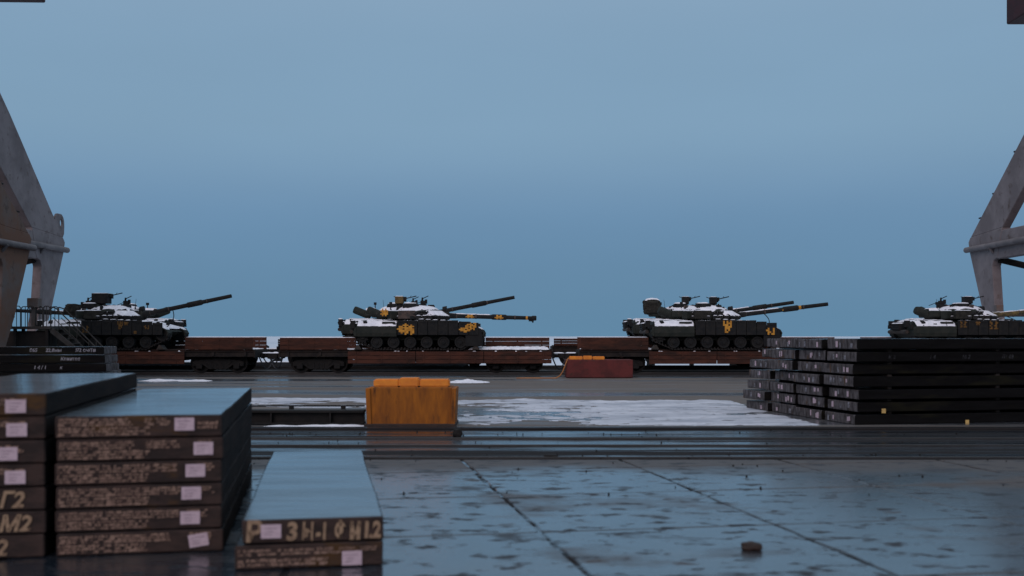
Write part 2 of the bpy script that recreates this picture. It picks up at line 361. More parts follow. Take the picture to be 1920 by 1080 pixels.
# foreground paving of precast concrete plates, laid ten degrees off the tracks
pav = sheet('pavement', -30, 30, -8, 16.85, -.016, G_BED)
YAW = R(10); cu, su = math.cos(YAW), math.sin(YAW)
def clip_y(poly, ymax):
    out = []
    for a, b in zip(poly, poly[1:] + poly[:1]):
        ia, ib = a[1] <= ymax, b[1] <= ymax
        if ia: out.append(a)
        if ia != ib:
            t = (ymax - a[1]) / (b[1] - a[1]); out.append((a[0] + t * (b[0] - a[0]), ymax))
    return out
PW, PD, GAP = 2.46, 2.44, .045
rng = random.Random(5)
for i in range(-9, 11):
    for j in range(-2, 9):
        u0, u1, v0, v1 = i * PW + GAP / 2, (i + 1) * PW - GAP / 2, j * PD + .018, (j + 1) * PD - .018
        ox, oy = .04 + 8.67 * su * .0, 3.4
        q = [(ox + 1.53 + u * cu - v * su - 0, oy + u * su + v * cu) for u, v in ((u0, v0), (u1, v0), (u1, v1), (u0, v1))]
        q = clip_y(q, 16.82)
        if len(q) < 3 or max(p[1] for p in q) < 1 or max(p[0] for p in q) < -13 or min(p[0] for p in q) > 15: continue
        if max(p[1] for p in q) - min(p[1] for p in q) < .1: continue
        qq = []
        for a, b in zip(q, q[1:] + q[:1]):
            n_ = max(2, int(math.dist(a, b) / .16))
            for w_ in range(n_):
                x_, y_ = a[0] + (b[0] - a[0]) * w_ / n_, a[1] + (b[1] - a[1]) * w_ / n_
                if y_ < 16.8: x_ += .035 * noise.noise(Vector((x_ * 1.3, y_ * 1.3, 3 + i))) + .018 * noise.noise(Vector((x_ * 5, y_ * 5, 5 + j))); y_ += .016 * noise.noise(Vector((x_ * 2, y_ * 2, 8 + i + j)))
                qq.append((x_, y_))
        q = qq
        tx, ty, tz = rng.uniform(-.0015, .0015), rng.uniform(-.0015, .0015), rng.uniform(-.004, .002)
        cx, cy = sum(p[0] for p in q) / len(q), sum(p[1] for p in q) / len(q)
        mb = MB(); top = lambda p: tz + tx * (p[0] - cx) + ty * (p[1] - cy)
        A = [mb.bm.verts.new((p[0], p[1], -.06)) for p in q]; B = [mb.bm.verts.new((p[0], p[1], top(p))) for p in q]
        mb.face(A[::-1]); mb.face(B)
        for k in range(len(q)): mb.face([A[k], A[(k + 1) % len(q)], B[(k + 1) % len(q)], B[k]])
        mb.build('paving_plate', G_PLATE, pav, bevel=.012)

# rails of the yard tracks
def rail_mesh(x0, x1):
    mb = MB(); prof = [(-.065, -.04), (.065, -.04), (.065, -.03), (.012, -.015), (.012, .02), (.036, .03), (.036, .06), (.028, .066), (-.028, .066), (-.036, .06), (-.036, .03), (-.012, .02), (-.012, -.015), (-.065, -.03)]
    return mb.prism(prof, x0, x1, axis='x').mesh('rail', M['rail'])
RL = ['rail nearest the foreground paving, half buried in mud', 'middle yard rail, flush with the mud beside long puddles', 'yard rail nearest to the yellow block, flush with the mud']
for y, lb in zip((17.05, 18.95, 20.25), RL):
    tag(put('yard_rail', rail_mesh(-33, 33), loc=(0, y, -.044)), lb, 'rail', 'rails in the muddy yard strip')
tag(MB().box(-34, 34, 22.3, 22.74, -.05, .02).build('apron_kerb', G_BED, bevel=.015), kind='structure')
# loading-track rails
for y, lb in ((53.24, 'near rail under the front row of flat wagons'), (54.76, 'far rail under the front row of flat wagons'), (58.54, 'near rail under the rear row of flat wagons'), (60.06, 'far rail under the rear row of flat wagons')):
    mb = MB(); mb.box(-70, 70, -.036, .036, .06, .13); mb.box(-70, 70, -.012, .012, .0, .06); mb.box(-70, 70, -.07, .07, -.05, .0)
    tag(put('loading_rail', mb.mesh('loading_rail', M['rail'], bevel=.006), loc=(0, y, .02 + (.15 if y > 57 else 0))), lb, 'rail', 'rails under the flat wagons')

# trodden snow lying on the apron
def snow_field(name, x0, x1, y0, y1, res, fn, label, m='snow_dirty'):
    mb = MB(); nx, ny = int((x1 - x0) / res[0]), int((y1 - y0) / res[1]); V = {}
    H = {}
    for i in range(nx + 1):
        for j in range(ny + 1):
            x, y = x0 + i * res[0], y0 + j * res[1]; H[i, j] = fn(x, y)
    for i in range(nx):
        for j in range(ny):
            k = [(i, j), (i + 1, j), (i + 1, j + 1), (i, j + 1)]
            if max(H[q] for q in k) <= 0 or sum(H[q] > 0 for q in k) < 2: continue
            f = []
            for q in k:
                if q not in V: V[q] = mb.bm.verts.new((x0 + q[0] * res[0], y0 + q[1] * res[1], .003 + max(0, H[q])))
                f.append(V[q])
            mb.face(f)
    o = mb.build(name, M[m], smooth=True); return tag(o, kind='stuff', label=label)
def sm(a, b, x):
    t = min(1, max(0, (x - a) / (b - a))); return t * t * (3 - 2 * t)
def snowA(x, y):
    left = -1.7 - .1 * (y - 23); right = 6.75 - .03 * (y - 23)
    far = 32.2 + .8 * nz(x * .5, 3) + (1.0 if x < 1 else 0) * sm(-2, 0, x) * .6
    e = min(sm(left - .2, left + 1.0, x), 1 - sm(right - .5, right + .3, x), sm(23.0, 23.5, y), 1 - sm(far - .7, far + .3, y))
    dens = -.12 + .50 * sm(-2, 4.5, x) + .25 * sm(28, 31, y)
    n = fbm(x * .45, y * .8, 11)
    return .05 * e * (dens + .55 * n + .10 + .28 * nz(x * 2.2, y * 3.4, 31) + .16 * nz(x * 6, y * 8, 33)) - .012 + .018 * e * abs(nz(x * 4, y * 4, 5)) + .05 * e * sm(30.6, 31.8, y) * (.4 + nz(x * 1.7, y * 2, 8))
snow_field('snow_patch', -3, 7.6, 22.9, 34, (.07, .07), snowA, 'broad patch of trodden snow between the yellow block and the right slab stack')
def snowB(x, y):
    e = min(sm(-12, -11, x), 1 - sm(-4.2, -3.4, x), sm(28.6, 29.4, y), 1 - sm(32.8, 33.8, y))
    return .06 * e * (.16 + .6 * fbm(x * .5, y * .9, 21) + .28 * nz(x * 2.2, y * 3.4, 41)) - .014 + .02 * e * abs(nz(x * 4, y * 4, 6)) + .05 * e * sm(31.6, 32.6, y) * (.5 + nz(x * 1.3, y * 2, 9))
snow_field('snow_patch', -12.2, -3.2, 28.4, 34.0, (.08, .08), snowB, 'strip of trodden snow behind the dark beam left of the yellow block')
def heap(cx, cy, rx, ry, h, seed):
    def f(x, y):
        r = math.hypot((x - cx) / rx, (y - cy) / ry); return h * (1 - r) * (1 + .6 * nz(x * 4, y * 4, seed)) + .03 * nz(x * 7, y * 7, seed) - .01
    return f
snow_field('snow_heap', -3.4, -.4, 43.5, 46.2, (.06, .08), heap(-1.9, 44.9, 1.05, 1.0, .13, 3), 'small heap of snow on the concrete behind the yellow block', 'snow')
def thin(x, y):
    e = min(sm(-16.6, -15.4, x), 1 - sm(-13.6, -12.7, x), sm(45.4, 46, y), 1 - sm(46.6, 47.2, y)); return .11 * e * (.35 + fbm(x * 1.2, y, 5) * .7) - .015
snow_field('snow_heap', -17, -12.4, 45, 47.6, (.06, .08), thin, 'low ridge of snow in front of the left flat wagon bogie', 'snow')
def thin2(x, y):
    e = min(sm(-5.6, -4.8, x), 1 - sm(-3.4, -2.9, x), sm(22.75, 22.9, y), 1 - sm(23.1, 23.4, y)); return .06 * e * (.5 + fbm(x * 1.2, y, 5) * .6) - .01
snow_field('snow_heap', -6.0, -2.6, 22.76, 23.6, (.05, .05), thin2, 'thin ridge of snow at the foot of the dark beam', 'snow')

# ================================================================== STEEL SLABS
def slab(name, w_, L, t, mats, origin, yaw, label, group, seed, n=(10, 24)):
    """mesh with its front-left-bottom corner at the origin; x = front edge, y = away; faces: 0 top 1 front/back 2 sides"""
    mb = MB(); bm = mb.bm; nx, ny = n
    mb.box(0, w_, 0, L, 0, t)
    bmesh.ops.bevel(bm, geom=list(bm.edges), offset=.012, segments=1, affect='EDGES')
    # cut across both directions, then make the rolled faces slightly uneven
    for i in range(1, nx): bmesh.ops.bisect_plane(bm, geom=bm.verts[:] + bm.edges[:] + bm.faces[:], plane_co=(w_ * i / nx, 0, 0), plane_no=(1, 0, 0))
    for j in range(1, ny): bmesh.ops.bisect_plane(bm, geom=bm.verts[:] + bm.edges[:] + bm.faces[:], plane_co=(0, L * j / ny, 0), plane_no=(0, 1, 0))
    for v in bm.verts:
        p = v.co
        v.co = p + Vector((.005 * nz(p.y * 2, p.z * 6, seed) + .011 * nz(p.y * .7, p.z * 2, seed + 2), .010 * nz(p.x * 3, p.z * 6, seed + 5), .0035 * nz(p.x * 1.7, p.y * 1.1, seed + 9)))
    bm.normal_update()
    for f in bm.faces:
        c = f.normal; f.material_index = 0 if abs(c.z) > .75 else (1 if abs(c.y) > .6 else 2)
    me = mb.mesh(name, mats)
    o = put(name, me, None, origin, (0, 0, yaw))
    return tag(o, label, 'steel slab', group)
def on_front(o, me, name, x, z, y=-.009, rz=0.0, rx=0.0):
    return put(name, me, o, (x, y, z), (R(90), rz, 0))
def paper(o, x, z, w_=.17, h=.115, tilt=0.0, m='paper', y=-.010):
    mb = MB(); mb.box(-w_ / 2, w_ / 2, -h / 2, h / 2, 0, .002)
    t = put('paper_tag', mb.mesh('paper_tag', M[m]), o, (x, y, z), (R(90), tilt, 0))
    if w_ > .12:      # faint lines of print
        mb = MB()
        for q, (a, b, c) in enumerate(((-.30, .12, -.02), (-.34, .30, .22), (-.34, .05, -.24))): mb.poly([(w_ * a, h * c - .004, .0024), (w_ * b, h * c - .004, .0024), (w_ * b, h * c + .004, .0024), (w_ * a, h * c + .004, .0024)])
        put('print', mb.mesh('print', M['print']), t)
    return t
def paint(o, x0, x1, z0, z1, m='tan', seed=0, name='painted_marking'):
    """a band of stencilled lines, worn: many short strokes in two or three rows"""
    rp = random.Random(int(seed * 100) + 17); mb = MB()
    nr = 3 if z1 - z0 > .07 else 2; hr = (z1 - z0) / nr
    for r in range(nr):
        x = x0 + rp.uniform(0, .01); zb = z0 + r * hr
        while x < x1 - .02:
            w_ = rp.choice((.008, .010, .014, .018, .022, .03, .045)); w_ = min(w_, x1 - x)
            if rp.random() < .93:
                a, b = rp.uniform(0, .30) + .1 * nz(x * 5, seed), rp.uniform(.66, 1.0) + .1 * nz(x * 5, seed); sk = rp.uniform(-.006, .014)
                mb.poly([(x, 0, zb + a * hr), (x + w_, 0, zb + a * hr), (x + w_ + sk, 0, zb + b * hr), (x + sk, 0, zb + b * hr)])
            x += w_ + rp.choice((.003, .005, .008, .008, .03 if rp.random() < .2 else .004))
    return put(name, mb.mesh(name, M[m]), o, (0, -.0085, 0))

SM = [M['slab_top'], M['slab_front'], M['slab_side']]
ORD = ['topmost', 'second', 'third', 'fourth', 'fifth', 'sixth', 'seventh', 'eighth', 'ninth']
def pos(k, n): return 'topmost' if k == 0 else ('bottom' if k == n - 1 else ORD[k] + ' from the top')
# stack B: six slabs
tagsB = [(1.10, .115, 0), (1.255, .10, 0), (1.20, .11, 0), (1.155, .115, 0), (1.145, .10, 0), (1.215, .105, R(-8))]
rowsB = [[(.01, .66, 1), (.74, .98, 1), (.01, .80, 0), (1.19, 1.42, 2)], [(.01, .66, 1), (.74, 1.05, 1), (.01, .78, 0), (1.19, 1.34, 1)], [(.01, 1.04, 1), (.01, .80, 0), (1.2, 1.36, 1)],
         [(.01, 1.06, 1), (.01, .80, 0), (1.22, 1.35, 1)], [(.01, 1.06, 1), (.01, .78, 0), (1.1, 1.29, 1)], [(.01, .98, 1), (.01, .77, 0), (1.12, 1.32, 1)]]
t_ = .197; p_ = .2075
for k in range(6):
    z = (5 - k) * p_ + .004; dx = rng.uniform(-.012, .012)
    o = slab('steel_slab', 1.425 + rng.uniform(-.01, .01), 5.05, t_, SM, (-4.03 + dx, 9.42 + rng.uniform(-.012, .012), z), R(10.8),
             '%s slab of the six-high foreground stack, stencilled, with pink tag' % pos(k, 6), 'slabs of the six-high stack', k * 3.1)
    for x0, x1, r in rowsB[k]:
        za, zb = ((.104, .178) if r == 1 else ((.018, .098) if r == 0 else (.07, .14)))
        paint(o, x0 + .01, min(x1, 1.40), za, zb, seed=k + x0)
    tx, tz, tl = tagsB[k]; paper(o, tx, tz, tilt=tl, y=-.0125)
# stack A: seven slabs
lettA = {4: 'ФГ2', 5: 'ФМ2', 6: '1.2'}
tagsA = {0: 1.235, 1: 1.25, 2: 1.175, 3: 1.24}
for k in range(7):
    z = (6 - k) * p_ + .004
    wA = 1.48
    a = R(11.0); fr = Vector((-4.115, 9.405, 0)); org = fr - Vector((math.cos(a), math.sin(a), 0)) * (wA + rng.uniform(-.008, .008))
    lab = 'slab of the seven-high stack at left edge, pink tag' if k < 4 else 'slab of the seven-high stack at left edge, tan lettering'
    o = slab('steel_slab', wA, 5.2, t_, SM, (org.x, org.y + rng.uniform(-.012, .012), z), a, '%s %s' % (pos(k, 7), lab), 'slabs of the seven-high stack', 40 + k * 2.3)
    if k < 4:
        paint(o, .05, .95, .105, .17, seed=k); paint(o, .05, .80, .02, .085, seed=k + 9); paint(o, 1.02, 1.32, .09 + .015 * (k % 2), .16, seed=k + 3)
        paper(o, tagsA[k], .085, y=-.0125)
    else:
        paint(o, .05, .6, .10, .165, seed=k)
        me = text_mesh({4: 'Р 3Б1 ФГ2', 5: 'Р 3Б1 ФМ2', 6: 'Р 3Б1 1.2'}[k], .19, M['tan2'], bold=.006, shear=.25); on_front(o, me, 'lettering', .40, .03)
# two-slab stack
o = slab('steel_slab', 1.225, 5.3, t_ + .004, SM, (-2.305, 8.86, .004), R(10), 'lower of the two slabs lying alone in the foreground, tan stencil bands', 'pair of foreground slabs', 71)
paint(o, .02, 1.02, .11, .17, seed=2); paint(o, .02, .78, .02, .09, seed=3); paint(o, 1.04, 1.19, .13, .17, seed=8); paper(o, .965, .07, .165, .12, y=-.0125)
o = slab('steel_slab', 1.17, 5.35, t_, SM, (-2.245, 8.875, .004 + .215), R(10), 'upper of the two slabs lying alone in the foreground, large tan lettering', 'pair of foreground slabs', 77)
for tx_, x_, sz_, sx_ in (('Р', .02, .235, .95), ('3', .355, .205, .95), ('Ы', .485, .20, .56), ('-1', .60, .20, .62), ('Ф', .755, .19, .60), ('М', .880, .19, .56), ('1', .985, .19, .8), ('.2', 1.045, .19, .72)):
    o2 = on_front(o, text_mesh(tx_, sz_, M['tan2'], bold=.008, shear=.08), 'lettering', x_, .02 + rng.uniform(-.004, .006)); o2.scale = (sx_, 1, 1)
paper(o, .235, .10, .165, .115, y=-.0135)

# mid-left stack, slabs lying along the track direction (near face towards us, cut ends to the right)
DM = [M['slab_top'], M['slab_dark'], M['slab_end']]
writ = {0: [('065', -1.95, .09), ('22,8мм', -1.52, .085), ('Я2 оч/1в', -.72, .09), ('03', -3.1, .085)], 1: [('Кпиитес', -1.15, .085), ('ог', -3.05, .085)], 2: [('1 4 / 1', -1.9, .085), ('к', -1.2, .08)]}
LYAW = R(6); cl, sl_ = math.cos(LYAW), math.sin(LYAW)
endo = [(.0, 0), (.03, -.42), (.06, -.20), (.10, .05), (.12, .0), (.08, .1), (.1, 0)]
for k in range(7):
    z = (6 - k) * .2395 + .003
    for r in range(2 if k else 1):
        Lx = 8.5; e = endo[k][r]; v = r * 1.43
        ex, ey = -11.42 + e * cl - v * sl_ - (.3 if r else 0), 29.85 + e * sl_ + v * cl
        o = slab('steel_slab', Lx, 1.38, .205, DM, (ex - Lx * cl, ey - Lx * sl_, z), LYAW,
                 ('%s slab, ' % pos(k, 7)) + ('front row with chalk writing' if r == 0 and k < 3 else ('front row' if r == 0 else 'back row')) + ' of the dark stack at left', 'slabs of the dark stack at left', 90 + k * 3 + r, n=(30, 4))
        if r == 0 and k in writ:
            for s, dx, sz in writ[k]:
                on_front(o, text_mesh(s, sz * 1.55, M['chalk'], shear=.15, bold=.004), 'chalk_writing', Lx + dx - .05, .07)

# right stack: seven layers of four rows
RYAW = R(11.5); cr, sr = math.cos(RYAW), math.sin(RYAW)
rowname = ['nearest row', 'second row from the front', 'third row from the front', 'rearmost row']
stag = [[.05, .0, .06, .50], [.0, .05, .0, .46], [.0, .03, -.05, .0], [.02, -.04, .05, -.02], [.08, .0, -.05, .02], [.02, .05, .0, -.10], [.0, -.05, .03, .0]]
PR = .276
for k in range(7):
    z = (6 - k) * PR + .004
    for r in range(4):
        u = stag[k][r] + rng.uniform(-.05, .05); v = r * 1.40 + rng.uniform(-.03, .03) - (rng.uniform(0, .10) if r == 0 else 0)
        x = 7.50 + u * cr - v * sr; y = 23.45 + u * sr + v * cr
        Lx = 7.6
        o = slab('steel_slab', Lx, 1.34, .222 + rng.uniform(-.014, .012), DM, (x, y, z), RYAW + rng.uniform(-.006, .006), '%s slab, %s of the big stack at right' % (pos(k, 7), rowname[r]), 'slabs of the big dark stack at right', 150 + k * 5 + r, n=(22, 4))
        # white marks on the cut end (x = 0 face, facing left)
        for q in range(rng.choice((2, 2, 3, 3, 4))):
            yy = rng.uniform(.15, 1.2); ww = rng.uniform(.05, .10); hh = rng.uniform(.07, .14)
            mb = MB(); mb.box(-ww / 2, ww / 2, -hh / 2, hh / 2, 0, .003)
            put('chalk_mark' if q else 'paper_tag', mb.mesh('mark', M['chalk'] if rng.random() < .45 else M['paper']), o, (-.012, yy, .11 + rng.uniform(-.03, .03)), (R(90), 0, R(-90)))
        if r == 0 and k == 1:
            for q, s_ in enumerate(('К 2', '1 4', '18 2', 'Л1 03', '2')):
                on_front(o, text_mesh(s_, .12, M['chalk_faint'], shear=.2), 'chalk_writing', .75 + q * .9 + .1 * (q % 2), .06)
        if r == 0 and k == 5: paper(o, .62, .02, .10, .10, m='paper_y')
        if r == 0 and k == 6: paper(o, 2.75, .02, .09, .09, m='paper_y')
    if k < 6:
        for uu in (.9, 3.6, 6.4):
            x, y = 7.5 + uu * cr, 23.5 + uu * sr
            o = MB().box(-.05, .05, .0, 5.4, -.053, -.002).build('timber_spacer', M['timber'], None, (x, y, z), (0, 0, RYAW))
            tag(o, 'timber spacer under the %s layer of the right stack, %s' % (pos(k, 7), {.9: 'left end', 3.6: 'middle', 6.4: 'right end'}[uu]), 'timber spacer', 'timber spacers in the big slab stack at right')

# ================================================================== BLOCKS IN THE YARD
def ballast_block(name, cx, cy, W, D_, Hb, body, capm, caps, label, capw, caph, plates=True):
    t = empty(name, (cx, cy, 0), label=label, cat='ballast block')
    b = MB(); b.box(-W / 2 + .07, W / 2 - .07, 0, D_, .02, Hb)
    b.build('body', body, t, bevel=.02)
    if plates:
        for s in (-1, 1):
            MB().hexa([(s * (W / 2 - .07) - .035, -.05, 0), (s * (W / 2 - .07) + .065, -.05, 0), (s * (W / 2 - .07) + .065, D_ + .05, 0), (s * (W / 2 - .07) - .035, D_ + .05, 0),
                       (s * (W / 2 - .07) - .035 + s * .03, -.05, Hb - .02), (s * (W / 2 - .07) + .065 + s * .03, -.05, Hb - .02), (s * (W / 2 - .07) + .065 + s * .03, D_ + .05, Hb - .02), (s * (W / 2 - .07) - .035 + s * .03, D_ + .05, Hb - .02)]).build('end_plate', body, t, bevel=.008)
        MB().box(-W / 2 - .02, W / 2 + .02, -.10, D_ + .1, 0, .06).build('base_plate', M['lump'], t, bevel=.008)
    for x0, x1, h, dy in caps:
        MB().box(x0, x1, capw[0] - dy, capw[1] + dy, Hb + .002, Hb + h).build('lifting_bar', capm, t, bevel=.025, seg=2)
    return t
yb = ballast_block('yellow_ballast_block', -2.19, 22.98, 1.93, .95, .845, M['ochre'], M['yellow'], [(-.81, -.26, .165, 0), (-.255, .175, .195, .03), (.18, .83, .165, 0)],
              'rusty yellow steel block with bright yellow bars on top, mid yard', (.12, .55), .17)
rb = ballast_block('red_ballast_block', 4.05, 49.3, 3.22, 1.4, .85, M['redbox'], M['yellow'], [(-1.4, -.78, .16, 0), (-.75, -.34, .18, .02), (-.31, .24, .155, 0)],
              'dark red steel block with yellow bars on top beside the flat wagons', (.1, .5), .17, plates=False)
st = MB(); pts = [(2.62, 49.5, .92), (2.56, 49.3, .86), (2.45, 49.15, .6), (2.33, 49.1, .3), (2.2, 49.05, .12), (2.02, 48.95, .02), (1.5, 48.9, .02), (.9, 49.0, .02), (.2, 48.9, .02)]
st.path(pts, .028); tag(st.build('lifting_strap', M['strap']), 'orange strap hanging from the red block onto the ground', 'strap')

# long dark steel beam on the apron edge, left of the yellow block
bt = empty('steel_beam', (-6.5, 23.55, 0), label='long low black steel beam lying left of the yellow block', cat='steel beam')
MB().box(-4.5, 3.25, -.20, .20, .012, .05).build('lower_flange', M['iron'], bt, bevel=.005)
MB().box(-4.5, 3.25, -.03, .03, .05, .27).build('web', M['iron'], bt)
MB().box(-4.5, 3.25, -.20, .20, .27, .32).build('upper_flange', M['iron'], bt, bevel=.005)
for i in range(6): MB().box(-4.0 + i * 1.3, -3.97 + i * 1.3, -.18, .18, .05, .27).build('stiffener', M['iron'], bt)
ct = empty('pipe_run', (-6.5, 23.9, 0), label='thin dark pipe on short posts behind the black steel beam', cat='pipe')
MB().tube((-4.5, 0, .385), (3.2, 0, .385), .018).build('pipe', M['iron'], ct)
for x in (-3.2, -1.4, .0, 1.56, 2.72):
    MB().box(x - .05, x + .05, -.04, .04, 0, .40).build('post', M['iron'], ct, bevel=.008)

# small things lying about
def lump(name, x, y, sx, sy, sz, label, cat, seed, m='lump', rz=0):
    mb = MB(); bmesh.ops.create_icosphere(mb.bm, subdivisions=3, radius=1)
    for v in mb.bm.verts:
        c = v.co; k = max(abs(c.x), abs(c.y), abs(c.z)); c = c * (.55 + .45 / k * .8)
        c *= 1 + .22 * nz(c.x * 1.6 + seed, c.y * 1.6, c.z * 1.6) + .08 * nz(c.x * 5, c.y * 5 + seed, c.z * 5)
        v.co = Vector((c.x * sx, c.y * sy, (c.z + .75) * sz))
    return tag(mb.build(name, M[m], None, (x, y, 0), (0, 0, rz), smooth=True), label, cat)
lump('scrap_lump', 2.18, 9.72, .105, .07, .045, 'small dark brown lump lying alone on the wet foreground paving', 'scrap', 1, rz=R(-6))
lump('scrap_lump', -1.05, 20.55, .10, .07, .10, 'upright black lump on the muddy strip in front of the yellow block', 'scrap', 2, 'iron')
lump('scrap_lump', .62, 17.1, .14, .06, .03, 'flat dark lump in the mud at the near yard rail', 'scrap', 3, 'iron')
rs = random.Random(3); mb = MB()
for i in range(260):
    x, y = rs.uniform(-9, 12), rs.choice((rs.gauss(17.2, .35), rs.gauss(19.4, .9), rs.gauss(21.2, .5), rs.uniform(13, 17)))
    if y < 11: continue
    r = rs.uniform(.004, .014)
    mb.hexa([Vector((x + a * r * rs.uniform(.7, 1.3), y + b * r * rs.uniform(.7, 1.3), (.012 if c else -.01) + (r * rs.uniform(.8, 1.3) if c else 0))) for a, b, c in ((-1, -1, 0), (1, -1, 0), (1, 1, 0), (-1, 1, 0), (-.7, -.7, 1), (.7, -.7, 1), (.7, .7, 1), (-.7, .7, 1))])
tag(mb.build('loose_grit', M['iron']), kind='stuff', label='loose dark grit scattered over the muddy rails and paving')

# ================================================================== FLAT WAGONS
def board_mesh(L, h, m):
    mb = MB(); n = 3
    for i in range(n):
        z0, z1 = h * i / n + .006, h * (i + 1) / n - .006; j = .006 * (i % 2)
        mb.box(-L / 2, L / 2, -.03 - j, .03, z0, z1)
    for x in (-L * .38, 0, L * .38): mb.box(x - .035, x + .035, -.052, -.028, .01, h - .02)
    return mb.mesh('side_board', m, bevel=.006)
def wheel_mesh():
    mb = MB(); prof = [(.06, -.09), (.13, -.09), (.14, -.05), (.36, -.03), (.40, -.065), (.475, -.065), (.475, .045), (.505, .05), (.505, .075), (.40, .075), (.36, .01), (.14, .03), (.06, .06)]
    return mb.lathe(prof, axis='y', n=32).mesh('wheel', M['iron'], smooth=True)
def sideframe_mesh():
    mb = MB()
    pts = [(-1.28, .46), (-1.28, .66), (-1.1, .74), (-.55, .80), (.55, .80), (1.1, .74), (1.28, .66), (1.28, .46), (1.0, .44), (.72, .5), (.45, .30), (-.45, .30), (-.72, .5), (-1.0, .44)]
    mb.prism(pts, -.07, .07)
    for s in (-1, 1): mb.box(s * .925 - .15, s * .925 + .15, -.13, .1, .33, .60)
    for x in (-.25, 0, .25): mb.tube((x, 0, .33), (x, 0, .62), .10, n=10)
    for s in (-1, 1): mb.hexa([(s * .5 - .04, -.1, .5), (s * .5 + .04, -.1, .5), (s * .5 + .04, -.07, .5), (s * .5 - .04, -.07, .5), (s * .7 - .04, -.1, .72), (s * .7 + .04, -.1, .72), (s * .7 + .04, -.07, .72), (s * .7 - .04, -.07, .72)])
    return mb.mesh('side_frame', M['iron'], bevel=.012)
